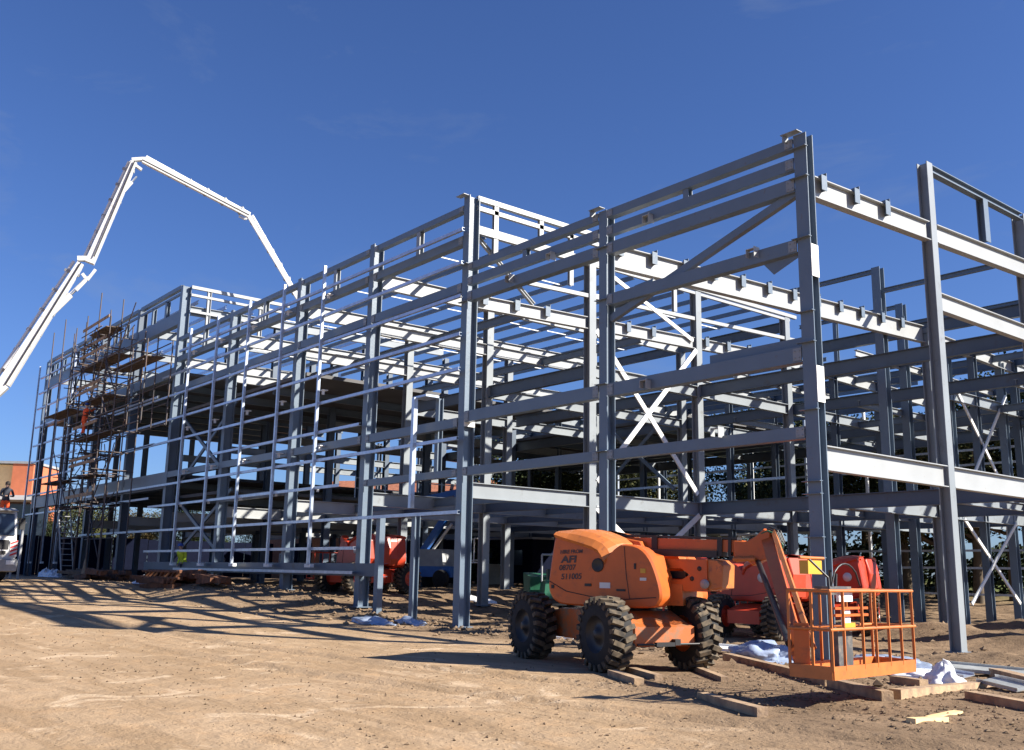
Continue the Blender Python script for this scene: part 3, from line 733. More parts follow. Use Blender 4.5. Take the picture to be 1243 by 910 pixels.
    s3 = PB('boom_section', taperbar(q2b, q3, .24, .32, .20, .20), 'white')
    s4 = PB('boom_section', taperbar(q3+(q3-q4)*.03, q5, .17, .20, .14, .14), 'white')
    for a, b, par, off in ((q0, q1, s1, .40), (q1b, q2, s2, .30), (q2b, q3, s3, .24), (q3, q5, s4, .16)):
        d = (b-a).normalized(); nn = n.cross(d).normalized()
        if nn.z < 0: nn = -nn
        PB('delivery_pipe', MB().tube(a+nn*(off+.06)+n*.2, b+nn*off*.9+n*.2, .075, 8), 'plate', par)
        for k in range(6):
            c = a.lerp(b, (k+.5)/6); PB('pipe_bracket', MB().bar(c-nn*off*.6, c+nn*(off+.10)+n*.22, .12, .14), 'grey', par)
    def cyl(a, b, r, par):
        PB('ram', MB().tube(a, a.lerp(b, .62), r, 10), 'white', par); PB('ram_rod', MB().tube(a.lerp(b, .6), b, r*.5, 8), 'chrome', par)
    cyl(bp(62, 380), bp(99, 344), .17, s1); cyl(bp(92, 352), bp(116, 327), .10, s2)
    PB('knee_link', MB().bar(bp(100, 332), bp(106, 340), .12, .14).bar(bp(106, 340), bp(116, 327), .12, .12).bar(bp(94, 314), bp(112, 314), .3, .22), 'white', s2)
    PB('knee_link', MB().bar(bp(158, 196), bp(172, 206), .2, .12).bar(bp(160, 194), bp(175, 193), .24, .16), 'white', s3)
    cyl(bp(150, 232), bp(166, 214), .09, s2); cyl(bp(272, 243), bp(291, 258), .07, s3)
    cyl(bp(6, 448), bp(38, 408), .16, s1)
    PB('knee_link', MB().bar(bp(290, 262), bp(298, 266), .12, .1).bar(bp(298, 266), bp(304, 262), .12, .1), 'white', s3)
    PB('end_hose', MB().tube(q5, q5+Vector((0, 0, -1.4)), .07, 8), 'hose')
    mh = MB()
    for k, (a, b) in enumerate(((q0, q1), (q1b, q2), (q2b, q3))):
        d = (b-a).normalized(); nn = n.cross(d).normalized()
        if nn.z > 0: nn = -nn
        mh.path([a+nn*.1-n*.24, a.lerp(b, .5)+nn*.06-n*.22, b+nn*.02-n*.2], .03)
    PB('hydraulic_hose', mh, 'hose')
    return t, Vector((c0.x, c0.y, gz0)), hd
tr, trl, trh = pump_truck()
pl = trl+Matrix.Rotation(trh, 3, 'Z')@Vector((-1.2, 0.75, 0))
pp = onD(6, 612, 43.5)
J3 = pose(.2, (Vector((-.28, -.15, 1.12)), Vector((-.12, -.35, 1.10)), Vector((-.05, -.40, 1.1))), (Vector((.28, -.15, 1.12)), Vector((.12, -.35, 1.10)), Vector((.05, -.40, 1.1))), .03)
person('person', (pp.x, pp.y, pp.z-.75), R(95), J3, ('navy', 'hivis_o'), 'person in dark jacket and orange trousers standing behind the truck cab', {})
pf = MB().box((pp.x, pp.y, pp.z-.79), (1.6, 1.6, .08))
for sx in (-.7, .7):
    for sy in (-.7, .7): pf.bar((pp.x+sx, pp.y+sy, gz(pp.x, pp.y)-.05), (pp.x+sx, pp.y+sy, pp.z-.8), .08, .08)
single('work_platform', pf, 'grey', (pp.x, pp.y, gz(pp.x, pp.y)), 'grey metal platform behind the truck cab that a person stands on', 'platform')

# ------------------------------------------------------------------ boom lifts
ORG = Vector((-12.0, 12.3, .12)); UPH = R(18)
CHO = Matrix.Rotation(-UPH, 3, 'Z')@Vector((-.15, -.18, 0))
def loc2(v):
    d = v-ORG; return Matrix.Rotation(-UPH, 3, 'Z')@d
def tyre(mb, mt, c, ax, r, w):
    mb.lathe(c, ax, [(-w/2, r*.50), (-w/2, r*.86), (-w*.38, r*.94), (w*.38, r*.94), (w/2, r*.86), (w/2, r*.50)], 32)
    c = Vector(c); ax = Vector(ax).normalized(); t = Vector((0, 0, 1)); f = ax.cross(t).normalized()
    for k in range(22):
        for s in (-1, 1):
            a = 2*math.pi*(k+(.5 if s > 0 else 0))/22
            rd = f*cos(a)+t*sin(a); tn = -f*sin(a)+t*cos(a)
            p0 = c+ax*(s*w*.50)+rd*(r*.95); p1 = c+ax*(s*w*.02)+rd*(r*.97)+tn*(.11*r*2*.5)
            mt.bar(p0, p1, r*.13, r*.10, up=rd)
            q0 = c+ax*(s*w*.505)+rd*(r*.80); q1 = c+ax*(s*w*.50)+rd*(r*.97)
            mt.bar(q0, q1, r*.12, r*.05, up=ax)
def smooth_outline(p, n=3):
    out = []; N_ = len(p)
    for i in range(N_):
        a, b, c, d = [Vector(p[(i+k-1) % N_]) for k in range(4)]
        for j in range(n):
            t = j/n
            q = .5*((2*b)+(c-a)*t+(2*a-5*b+4*c-d)*t*t+(3*b-a-3*c+d)*t**3); out.append((q.x, q.y))
    return out
def boom_lift(colour, colour2, full, loc, rz, label, grp):
    t = empty('boom_lift', loc, rz, label, 'boom lift', grp)
    def P(n, mb, m, par=None): return mb.build(n, m, par or t)
    ch = R(-31) if full else R(-78)
    cofs = Vector(CHO) if full else Vector((0, 0, 0))
    rm = Matrix.Rotation(ch, 3, 'Z')
    def CR(mb):
        mb.v = [rm@v+cofs for v in mb.v]; return mb
    # chassis
    P('chassis', CR(MB().prism([(-1.62, .40), (-1.62, .74), (-.9, .90), (.62, .90), (.9, .78), (1.44, .66), (1.50, .40)], -.50, .50, .04)), 'orange_mud' if full else colour2)
    P('front_cover', CR(MB().prism([(.55, .80), (.95, .92), (1.40, .74), (1.56, .70), (1.56, .42), (.55, .42)], -.60, .60, .05)), 'orange_mud' if full else colour2)
    P('axle', CR(MB().box((1.13, 0, .50), (.22, 1.50, .20)).box((-1.36, 0, .50), (.22, 1.50, .20))), colour)
    P('tie_rod', CR(MB().tube((1.62, -.55, .44), (1.62, .62, .44), .018).box((1.62, -.05, .44), (.07, .34, .06)).box((1.60, .18, .47), (.1, .1, .09))), 'black')
    P('steer_knuckle', CR(MB().tube((1.25, .52, .62), (1.40, .64, .62), .12, 14)), 'red' if full else colour)
    for x in (-1.36, 1.13):
        for s in (-1, 1):
            a = MB(); b = MB(); tyre(a, b, (x, s*.82, .57), (0, s, 0), .57, .38)
            w = P('wheel', CR(a), 'rubber'); P('tread_lugs', CR(b), 'tread', w)
            P('rim', CR(MB().lathe((x, s*.82, .57), (0, s, 0), [(.19, 0), (.19, .07), (.14, .09), (.10, .20), (.15, .26), (.19, .29)], 20).lathe((x, s*.82, .57), (0, -s, 0), [(.18, 0), (.18, .14), (.05, .2), (.14, .27), (.19, .29)], 20)), 'black' if (full and s < 0) else colour, w)
    P('turntable', MB().tube((0, 0, .86), (0, 0, 1.02), .52, 24), 'black')
    outer = [(-.80, 2.10), (-.86, 1.95), (-.94, 1.45), (-.95, 1.25), (-.90, 1.12), (-.80, 1.03), (-.59, .98), (.2, .965), (.93, .98), (1.07, 1.06), (1.11, 1.18), (1.05, 1.46), (.93, 1.74), (.74, 1.92), (.45, 1.97), (.30, 1.90), (.12, 1.74), (.0, 1.86), (-.24, 1.95), (-.58, 2.04)]
    inner = [(-.80, 2.18), (-.86, 1.95), (-.94, 1.30), (-.80, 1.05), (.93, 1.0), (1.0, 1.46), (.85, 1.8), (.3, 1.96), (-.1, 2.12)]
    for s in (-1, 1):
        mbc = MB().prism(smooth_outline(outer), s*.98, s*.60, .035); mbc.sm = [len(f) == 4 for f in mbc.f]; co_ = P('side_cowl', mbc, colour); co_.data.set_sharp_from_angle(angle=R(38))
        P('inner_cowl', MB().prism(inner, s*.61, s*.30), colour)
    lo = [(-.82, 2.13), (-.58, 2.06), (-.40, 2.015), (-.24, 1.97), (-.10, 1.93), (.01, 1.87), (.07, 1.79), (.12, 1.70)]
    hi = [(-.84, 2.20), (-.55, 2.235), (-.35, 2.225), (-.17, 2.19), (-.02, 2.14), (.13, 2.08), (.26, 2.0), (.32, 1.90)]
    for s in (-1, 1):
        mb = MB(); n = len(lo)
        rows = []
        for k in range(n):
            (xl, zl), (xh, zh) = lo[k], hi[k]
            rows.append([Vector((xl, s*1.0, zl-.05)), Vector((xl, s*1.035, zl)), Vector((xl*.6+xh*.4, s*.95, zl*.55+zh*.45+.01)), Vector((xh*.85+xl*.15, s*.80, zl*.2+zh*.8+.01)), Vector((xh, s*.60, zh)), Vector((xh+.02, s*.25, zh+.01))])
        for k in range(n-1):
            for j in range(5): mb.add([rows[k][j], rows[k+1][j], rows[k+1][j+1], rows[k][j+1]], [(0, 1, 2, 3)], True)
        for e in (0, n-1): mb.add(rows[e], [tuple(range(6))])
        P('hood', mb, colour2)
    P('counterweight', MB().prism([(-.96, 1.1), (-1.0, 1.7), (-.88, 2.14), (-.4, 2.1), (-.4, 1.1)], -.31, .31, .04), colour)
    P('porthole', MB().lathe((-.01, -.99, 1.63), (0, -1, 0), [(0, 0), (.006, .085), (.014, .105), (.0, .112)], 20), 'black')
    for s in (-1, 1):
        seam = [(-.93, s*.984, 1.36), (-.6, s*.984, 1.20), (-.1, s*.984, 1.12), (.5, s*.984, 1.10), (1.02, s*.984, 1.14)]
        P('panel_seam', MB().path(seam, .007, 5), 'black')
        P('panel_seam', MB().path([(.47, s*.984, 1.93), (.50, s*.984, 1.5), (.56, s*.984, 1.10)], .006, 5), 'black')
        P('hinge', MB().box((.66, s*.986, 1.62), (.03, .02, .09)), 'black')
    P('warning_label', MB().box((.80, -.986, 1.55), (.09, .01, .07)), 'yellow'); P('warning_label', MB().box((.80, -.986, 1.42), (.11, .01, .045)), 'white')
    P('latch', MB().box((-.86, -.985, 1.27), (.05, .02, .06)), 'black')
    P('latch', MB().box((-.19, -.985, 1.31), (.12, .02, .045)), 'black')
    P('latch', MB().box((.41, -.985, 1.24), (.16, .02, .035)), 'black')
    P('data_plate', MB().box((.12, -.985, 1.31), (.19, .012, .09)), 'white')
    # riser linkage and arms
    P('rear_elbow', MB().prism([(-.25, 2.05), (.07, 2.10), (.42, 2.04), (.50, 1.90), (.40, 1.72), (.15, 1.66)], -.28, .28, .02), colour)
    P('riser_arm', MB().prism([(.45, 1.60), (.45, 1.76), (1.30, 1.75), (1.30, 1.60)], -.24, .24, .01), colour)
    P('riser_plate', MB().prism([(.60, 1.24), (.60, 1.43), (1.16, 1.42), (1.30, 1.50), (1.16, 1.60), (1.10, 1.73), (1.60, 1.75), (1.60, 1.24)], -.30, -.27), colour)
    P('riser_plate', MB().prism([(.60, 1.24), (.60, 1.43), (1.16, 1.42), (1.30, 1.50), (1.16, 1.60), (1.10, 1.73), (1.60, 1.75), (1.60, 1.24)], .27, .30), colour)
    P('riser_core', MB().box((1.2, 0, 1.33), (1.1, .5, .12)), colour)
    P('arm_end_plate', MB().prism([(1.60, 1.25), (1.84, 1.30), (1.86, 1.66), (1.76, 1.74), (1.60, 1.76)], -.27, .27, .02), colour2)
    for (x, z) in ((1.56, 1.36), (.68, 1.34)):
        P('pivot_pin', MB().lathe((x, -.30, z), (0, -1, 0), [(0, .075), (.03, .075), (.035, .045), (.05, 0)], 14), 'grey')
    for (x, z) in ((1.34, 1.44), (1.47, 1.6)):
        P('bolt_hole', MB().lathe((x, -.30, z), (0, -1, 0), [(0, .04), (.008, .035), (.008, 0)], 10), 'black')
    P('valve_block', MB().box((1.0, 0, 1.5), (.34, .3, .12)).tube((.8, -.1, 1.47), (.8, -.1, 1.6), .03), 'black')
    P('body_end', MB().box((1.05, .1, 1.18), (.3, .9, .34), taper=(.8, .9)), colour2)
    up = P('main_boom', MB().bar((-.3, 0, 2.03), (2.12, 0, 1.96), .22, .19), colour)
    P('cable_tray', MB().bar((-.55, 0, 2.16), (2.05, 0, 2.085), .24, .035), 'hose', up)
    P('cable_track', MB().bar((.50, -.13, 1.865), (1.72, -.13, 1.83), .09, .11), 'hose', up)
    P('boom_clamp', MB().bar((1.72, 0, 1.95), (1.80, 0, 1.948), .30, .29), 'black', up)
    P('boom_clamp', MB().bar((1.90, 0, 1.945), (1.95, 0, 1.943), .28, .27), 'black', up)
    P('boom_clamp', MB().bar((.56, 0, 2.0), (.66, 0, 1.998), .28, .28), 'black', up)
    hd_ = P('boom_head', MB().prism([(1.98, 1.82), (1.98, 2.05), (2.20, 2.04), (2.36, 2.12), (2.50, 2.24), (2.60, 2.18), (2.60, 1.78), (2.40, 1.72), (2.30, 1.66), (2.16, 1.78), (2.04, 1.72)], -.14, .14, .02), colour)
    P('levelling_ram', MB().tube((2.02, -.10, 1.75), (2.32, -.12, 1.79), .045, 10).tube((2.0, -.18, 1.76), (2.36, -.18, 1.76), .035, 10), colour2, hd_)
    for k in range(6):
        y = -.13+.05*k; z2 = 2.20+.03*(k % 3)
        P('hose', MB().path([(2.45, y, 2.16), (2.56, y, z2), (2.68, y, z2-.05), (2.74, y+.01, z2-.22), (2.70, y, 1.9), (2.74, y, 1.75)], .016), 'hose' if k % 3 else 'green', hd_)
    if full:
        zf = .46
        Bc = onZ(1012, 826, zf); Cc = onZ(1107, 812, zf)
        e1 = (Cc-Bc); e1.z = 0; ln = e1.length*.86; e1.normalize(); e1 = Matrix.Rotation(R(-5), 3, 'Z')@e1; e2 = Vector((-e1.y, e1.x, 0)); wd = .56
        def W(u, v, z): return loc2(Bc+e1*u+e2*v+Vector((0, 0, z-zf)))
        J0 = Vector((2.50, 0, 2.10)); J1 = W(ln*.20, wd+.08, .56)
        P('jib', MB().bar(J0, J1, .11, .17, up=(1, 0, .3)), colour)
        nrm = (J1-J0).normalized()
        P('jib_lit_strip', MB().bar(J0+Vector((.13, -.02, .06)), J1+Vector((.13, -.02, .25)), .14, .06, up=(1, 0, .3)), colour2)  # jib's sunlit face put in as a strip of lighter orange
        P('jib_ram', MB().tube(J0+Vector((-.16, -.02, -.35)), J1+Vector((-.16, 0, .25)), .045, 10), 'black')
        P('jib_foot', MB().bar(J1+Vector((0, 0, -.12)), J1+Vector((.02, 0, .22)), .12, .14), colour)
        bk = empty('work_basket', (0, 0, 0)); bk.parent = t
        def PK(nm, mb, m): return mb.build(nm, m, bk)
        for (u0, v0), (u1, v1) in (((0, 0), (ln, 0)), ((ln, 0), (ln, wd)), ((ln, wd), (0, wd)), ((0, wd), (0, 0))):
            PK('toe_board', MB().bar(W(u0, v0, zf+.075), W(u1, v1, zf+.075), .03, .15), 'orange_lt')
        PK('basket_floor', MB().add([W(0, 0, zf), W(ln, 0, zf), W(ln, wd, zf), W(0, wd, zf), W(0, 0, zf+.03), W(ln, 0, zf+.03), W(ln, wd, zf+.03), W(0, wd, zf+.03)],
                                    [(0, 1, 2, 3), (7, 6, 5, 4), (0, 4, 5, 1), (1, 5, 6, 2), (2, 6, 7, 3), (3, 7, 4, 0)]), 'orange')
        for z, ex in ((zf+.56, .06), (zf+1.0, .04)):
            for (u0, v0), (u1, v1) in (((-.03, 0), (ln+ex, 0)), ((ln, 0), (ln, wd)), ((ln, wd), (0, wd)), ((0, wd), (0, 0))):
                PK('hand_rail', MB().tube(W(u0, v0, z), W(u1, v1, z), .02, 8), 'orange_lt')
        for k, u in enumerate((0, .14, .36, .52, .68, .84, 1.0)):
            PK('rail_post', MB().bar(W(ln*u, 0, zf+.1), W(ln*u, 0, zf+.99), .03, .03), 'orange_lt')
            if k in (0, 2, 4, 6): PK('rail_post', MB().bar(W(ln*u, wd, zf+.1), W(ln*u, wd, zf+.99), .03, .03), 'orange_lt')
        PK('rail_post', MB().bar(W(0, wd*.45, zf+.1), W(0, wd*.45, zf+.99), .03, .03), 'orange_lt')
        PK('gate_panel', MB().bar(W(.04, wd*.75, zf+.12), W(.04, wd*.75, zf+.62), .18, .02), 'orange')
        cu = ln*.06
        PK('gate_bar', MB().bar(W(cu, .02, zf+.80), W(cu+.75, .02, zf+.80), .03, .03), 'orange'); PK('gate_bar', MB().bar(W(cu, .02, zf+.72), W(cu+.75, .02, zf+.72), .03, .03), 'orange')
        PK('control_panel', MB().bar(W(cu+.08, .22, zf+1.00), W(cu+.58, .22, zf+1.00), .20, .10), 'darkbox')
        PK('control_front', MB().bar(W(cu+.12, .05, zf+.93), W(cu+.46, .05, zf+.93), .02, .11), 'wsheet'); PK('instruction_plate', MB().bar(W(cu+.20, .045, zf+.70), W(cu+.38, .045, zf+.70), .02, .20), 'wsheet')
        PK('tool_box', MB().bar(W(cu+.16, .14, zf+.33), W(cu+.48, .14, zf+.33), .12, .42), 'darkbox')
        PK('warning_label', MB().bar(W(cu+.22, .03, zf+.60), W(cu+.46, .03, zf+.60), .02, .06), 'yellow')
        PK('manual_box', MB().bar(W(cu-.16, .30, zf+1.27), W(cu+.14, .30, zf+1.27), .12, .16), 'yellow')
        PK('control_guard', MB().path([W(cu-.25, .3, zf+1.38), W(cu+.28, .3, zf+1.38)], .02), 'orange_lt')
        arc = []
        for k in range(9): u = k/8; arc.append(W(cu+.1+.65*u, .1, zf+1.05+.27*math.sqrt(max(0, sin(math.pi*min(.999, u))))))
        PK('cable_loop', MB().path(arc, .012), 'hose'); PK('cable_loop', MB().path([W(cu-.2, .2, zf+1.36), W(cu-.05, .05, zf+1.15), W(cu-.1, 0, zf+.8)], .014), 'hose')
        PK('joystick', MB().tube(W(cu+.25, .2, zf+1.05), W(cu+.25, .2, zf+1.24), .02), 'black'); PK('joystick', MB().tube(W(cu+.36, .2, zf+1.05), W(cu+.38, .2, zf+1.2), .02), 'black')
        # writing on the cowl
        for txt, z, sz, xo, sx in (('HIRE FROM', 1.835, .085, -.72, 1.0), ('AFI', 1.71, .155, -.70, 1.35), ('08707', 1.575, .125, -.74, 1.0), ('511005', 1.43, .130, -.70, 1.0)):
            cu_ = bpy.data.curves.new('lettering', 'FONT'); cu_.body = txt; cu_.size = sz; cu_.extrude = .002; cu_.offset = .006 if txt == 'AFI' else .0025; cu_.shear = .12
            to = bpy.data.objects.new('lettering', cu_); COL.objects.link(to); bpy.context.view_layer.update()
            me = bpy.data.meshes.new_from_object(to.evaluated_get(bpy.context.evaluated_depsgraph_get())); bpy.data.objects.remove(to)
            me.materials.append(M['ink']); o = bpy.data.objects.new('lettering', me); COL.objects.link(o); o.parent = t
            o.location = (xo, -.985, z-sz*.3); o.rotation_euler = (R(90), R(-2), 0); o.scale = (sx, 1, 1)
    else:
        P('jib', MB().bar((2.5, 0, 2.1), (3.0, 0, .9), .16, .2), colour2)
        bk = MB()
        for z in (.5, 1.0, 1.55):
            bk.tube((3.1, -1.0, z), (3.1, 1.0, z), .022).tube((3.8, -1.0, z), (3.8, 1.0, z), .022).tube((3.1, -1, z), (3.8, -1, z), .022).tube((3.1, 1, z), (3.8, 1, z), .022)
        for x in (3.1, 3.8):
            for y in (-1, -.33, .33, 1): bk.tube((x, y, .45), (x, y, 1.55), .02)
        bk.box((3.45, 0, .47), (.72, 2.0, .06)); P('work_basket', bk, colour2)
        for s in (-1, 1): P('logo_disc', MB().lathe((-.5, s*.985, 1.6), (0, s, 0), [(0, .13), (.01, .13), (.012, 0)], 18), 'white')
    return t
boom_lift('orange', 'orange_lt', True, ORG, UPH, 'orange boom lift with black hire lettering and its basket lowered to the ground', 'boom lifts on the site')
p2 = onD(936, 745, 27.0)
l2 = boom_lift('red', 'red', False, (p2.x, p2.y, gz(p2.x, p2.y)), R(178), 'red boom lift just behind the orange lift, its logo panel left of the corner column', 'boom lifts on the site')
p3 = onD(1022, 745, 29.5)
l3 = copy_tree(l2); l3.location = (p3.x, p3.y, gz(p3.x, p3.y)); l3.rotation_euler = (0, 0, R(196))
l3['label'] = 'red boom lift whose rounded tail shows right of the corner column'
p4 = onD(450, 712, 37.5)
l4 = copy_tree(l2); l4.location = (p4.x, p4.y, gz(p4.x, p4.y)); l4.rotation_euler = (0, 0, R(176))
l4['label'] = 'red boom lift seen through the left bays beside two short posts'

# blue lift far behind
def blue_lift():
    b = onD(528, 697, 47); z = gz(b.x, b.y)
    t = empty('boom_lift', (b.x, b.y, z), R(20), 'blue boom lift with raised lattice arm parked far behind the third column', 'boom lift', 'boom lifts on the site')
    def P(n, mb, m): return mb.build(n, m, t)
    P('chassis', MB().box((0, 0, .75), (2.6, 1.2, .5)), 'blue')
    for x in (-.9, .9):
        for s in (-1, 1): P('wheel', MB().lathe((x, s*.8, .42), (0, s, 0), [(-.14, .0), (-.14, .38), (-.1, .42), (.1, .42), (.14, .38), (.14, 0)], 20), 'rubber')
    P('turret', MB().box((0, 0, 1.4), (1.8, 1.3, .8), taper=(.85, .9)), 'grey')
    P('lower_arm', MB().bar((-.6, -.3, 1.6), (1.7, -.3, 4.6), .22, .32), 'blue'); P('upper_arm', MB().bar((1.7, 0, 4.6), (-1.2, .1, 4.2), .2, .26), 'blue')
    P('ram', MB().tube((-.2, -.3, 1.5), (1.1, -.3, 3.0), .07), 'white')
    bk = MB()
    for zz in (1.3, 2.3): bk.tube((1.8, -.6, zz), (1.8, .6, zz), .03).tube((2.6, -.6, zz), (2.6, .6, zz), .03)
    for x in (1.8, 2.6):
        for y in (-.6, 0, .6): bk.tube((x, y, 1.2), (x, y, 2.3), .025)
    bk.box((2.2, 0, 1.2), (.85, 1.25, .06)); P('work_basket', bk, 'white')
    return t
blue_lift()
def dumper():
    b = onD(668, 706, 34); z = gz(b.x, b.y)
    t = empty('site_dumper', (b.x, b.y, z), R(150), 'small green site dumper standing behind the orange lift', 'dumper')
    def P(n, mb, m, par=None): return mb.build(n, m, par or t)
    P('skip', MB().prism([(.2, .75), (.1, 1.35), (1.5, 1.5), (1.35, .7)], -.7, .7, .03), 'green')
    P('engine_cover', MB().box((-.7, 0, .95), (1.0, .9, .6), taper=(.85, .85)), 'green')
    P('chassis', MB().box((0, 0, .55), (2.2, .7, .25)), 'black')
    P('seat', MB().box((-.25, 0, 1.2), (.4, .45, .12)).box((-.45, 0, 1.42), (.1, .45, .4)), 'black')
    rb = MB()
    for s in (-.45, .45): rb.path([(-.75, s, 1.2), (-.75, s, 2.1)], .035)
    rb.tube((-.75, -.45, 2.1), (-.75, .45, 2.1), .035); P('roll_bar', rb, 'grey')
    for x in (-.75, .8):
        for s in (-1, 1): P('wheel', MB().lathe((x, s*.68, .42), (0, s, 0), [(-.14, 0), (-.14, .38), (-.1, .42), (.1, .42), (.14, .38), (.14, 0)], 20), 'rubber')
dumper()

# ------------------------------------------------------------------ loose materials
def plank(p, q, w, h, m, label, grp, zl=0., name='timber_plank'):
    a = onZ(p[0], p[1], .12); b = onZ(q[0], q[1], .12)
    a.z = gz(a.x, a.y)+h/2+zl; b.z = gz(b.x, b.y)+h/2+zl
    c = (a+b)/2; mb = MB().bar(a, b, w, h)
    return single(name, mb, m, (c.x, c.y, min(a.z, b.z)-h/2), label, 'timber', grp)
TG = 'timber lying on the dirt'
plank((882, 797), (1008, 832), .16, .13, 'timber', 'long weathered beam running from the wheel to under the basket', TG)
plank((1010, 833), (1078, 853), .15, .12, 'timber', 'weathered beam end poking out below the basket', TG)
plank((1087, 850), (1208, 828), .15, .12, 'timber', 'pale round beam lying right of the basket in front of the white bag', TG)
plank((1178, 850), (1262, 866), .16, .10, 'timber', 'brown plank running out of view at the right edge', TG)
plank((1085, 828), (1122, 834), .15, .10, 'timber', 'short brown block beneath the far end of the basket', TG)
plank((1106, 880), (1146, 874), .11, .05, 'timber_lt', 'pale yellow offcut lying alone, nearer end of the pair', TG)
plank((1128, 873), (1164, 869), .11, .04, 'timber_lt', 'pale yellow offcut tucked behind the nearer one', TG)
plank((743, 821), (776, 832), .14, .09, 'timber', 'short dark plank in front of the orange lift front wheel', TG)
plank((752, 812), (800, 826), .13, .08, 'timber', 'second short plank beside the front wheel, slightly longer', TG)
plank((842, 812), (880, 827), .11, .07, 'timber', 'short plank pair end with a pale sawn face between wheel and basket', TG)
plank((852, 849), (926, 872), .13, .10, 'timber', 'dark plank lying in the shadow in the foreground', TG)
plank((820, 790), (868, 800), .12, .08, 'timber', 'short plank wedged behind the right front wheel', TG)
plank((1208, 815), (1260, 830), .2, .16, 'timber', 'thick brown sleeper beside the sheets at the right edge', TG)
def crumple(name, c, rx, ry, h, m, seed, label, cat, grp=None, peak=1.):
    mb = MB(); n, k = 48, 20; rd = random.Random(seed)
    vs = []; g0 = gz(c[0], c[1])
    for j in range(k+1):
        for i in range(n):
            a = 2*math.pi*i/n; u = j/k
            nz = noise.noise(Vector((cos(a)*1.6+seed, sin(a)*1.6, u*2.5)))
            nf = noise.noise(Vector((cos(a)*4+seed, sin(a)*4, u*6)))+.5*abs(noise.noise(Vector((cos(a)*9+seed, sin(a)*9, u*13))))
            r_ = (1-u)**.7 if peak >= 1 else math.sqrt(max(0, 1-u*u))
            x = c[0]+rx*r_*cos(a)*(1+.35*nz+.12*nf); y = c[1]+ry*r_*sin(a)*(1+.35*nz+.12*nf)
            z = gz(x, y)-.02+h*u*(1+.3*nz)+.03*nf*h*4*u
            vs.append((x, y, z))
    fs = [(j*n+i, j*n+(i+1) % n, (j+1)*n+(i+1) % n, (j+1)*n+i) for j in range(k) for i in range(n)]
    mb.add(vs, fs, True)
    return single(name, mb, m, (c[0], c[1], g0), label, cat, grp)
def gp(px, py, z=.12): v = onZ(px, py, z); return (v.x, v.y)
crumple('plastic_bag', gp(1146, 826), .34, .32, .32, 'wsheet', 1, 'white plastic bag standing in a peak right of the basket', 'bag')
crumple('plastic_sheeting', gp(1118, 818), .55, .5, .12, 'wsheet', 5, 'crumpled white sheeting between the basket and the white bag', 'sheeting', None, .5)
crumple('plastic_sheeting', gp(925, 793), .7, .6, .34, 'bsheet', 2, 'blue grey plastic heap behind the jib of the orange lift', 'sheeting', None, .5)
crumple('plastic_sheeting', gp(1075, 800, .1), .9, .5, .14, 'bsheet', 8, 'blue grey plastic strewn on the soil behind the basket', 'sheeting', None, .5)
crumple('plastic_sheeting', gp(582, 746, 0), .9, .5, .10, 'wsheet', 3, 'white sheet lying flat right of the third column', 'sheeting', None, .5)
crumple('plastic_sheeting', gp(452, 754, .2), .9, .35, .22, 'bsheet', 4, 'dark blue plastic heap around the short post base', 'sheeting', None, .5)
crumple('plastic_sheeting', gp(500, 756, .15), .7, .3, .20, 'bsheet', 6, 'blue grey plastic roll at the foot of the second short post', 'sheeting', None, .5)
crumple('plastic_bag', (-43.3, 15.0), .7, .5, .35, 'wsheet', 11, 'pale sack heap in front of the bottom rail', 'bag')
crumple('plastic_bag', (-56.5, 14.6), .8, .5, .45, 'wsheet', 12, 'white bundled bags near the foot of the scaffold', 'bag')
crumple('plastic_bag', (-59, 14.9), .6, .5, .5, 'wsheet', 13, 'white bundle left of the other bags at the scaffold foot', 'bag')
def sheet(px, py, l, w, rz, tilt, label, z=.14, m='msheet'):
    x, y = gp(px, py, z); mb = MB().box((0, 0, 0), (l, w, .012)).box((0, w/2-.02, .02), (l, .012, .05)).box((0, -w/2+.02, .02), (l, .012, .05))
    o = mb.build('metal_sheet', m); o.location = (x, y, gz(x, y)+.06+abs(tilt)*w*.4); o.rotation_euler = (tilt, .04, rz); tag(o, label, 'metal sheet', 'metal sheets lying on the ground')
sheet(1195, 812, 1.2, .5, R(20), .15, 'dull metal sheet lying at the foot of the right column')
sheet(1172, 806, 1.0, .22, R(60), .05, 'narrow bright channel crossing the metal sheet', .2, 'galv')
sheet(1130, 808, 1.1, .2, R(75), .1, 'bright white strip leaning behind the white bag', .2, 'plate')
sheet(1222, 834, .9, .35, R(-30), .2, 'bent metal sheet at the right edge of the view')
sheet(880, 786, .6, .35, R(30), .25, 'stack of white panels behind the right front wheel', .12, 'plate')
sheet(684, 776, .5, .3, R(40), .3, 'small white panel on the ground between the left wheels', .05, 'plate')
sheet(1150, 812, .8, .3, R(-10), .12, 'bright folded strip directly behind the white bag', .16, 'galv')
# rusty reinforcement and timber piles by the far facade
def pile(name, cx, cy, n, L_, m, label, cat, seed, r_=.04, sq=True, ang=0., spread=.5):
    rd = random.Random(seed); mb = MB(); z0 = gz(cx, cy)
    for k in range(n):
        a = ang+rd.uniform(-.18, .18); x = cx+rd.uniform(-spread, spread)*1.5; y = cy+rd.uniform(-spread, spread); z = gz(x, y)+.05+rd.uniform(0, .34)
        d = Vector((cos(a), sin(a), rd.uniform(-.05, .05)))*L_/2
        if sq: mb.bar(Vector((x, y, z))-d, Vector((x, y, z))+d, r_*2.4, r_*2)
        else: mb.tube(Vector((x, y, z))-d, Vector((x, y, z))+d, r_, 6)
    return single(name, mb, m, (cx, cy, z0), label, cat)
pile('rusty_formwork', -40.6, 15.0, 26, 2.4, 'rust', 'heap of rusty brown formwork pieces left of the fifth column', 'formwork', 2, .09, True, .1, .9)
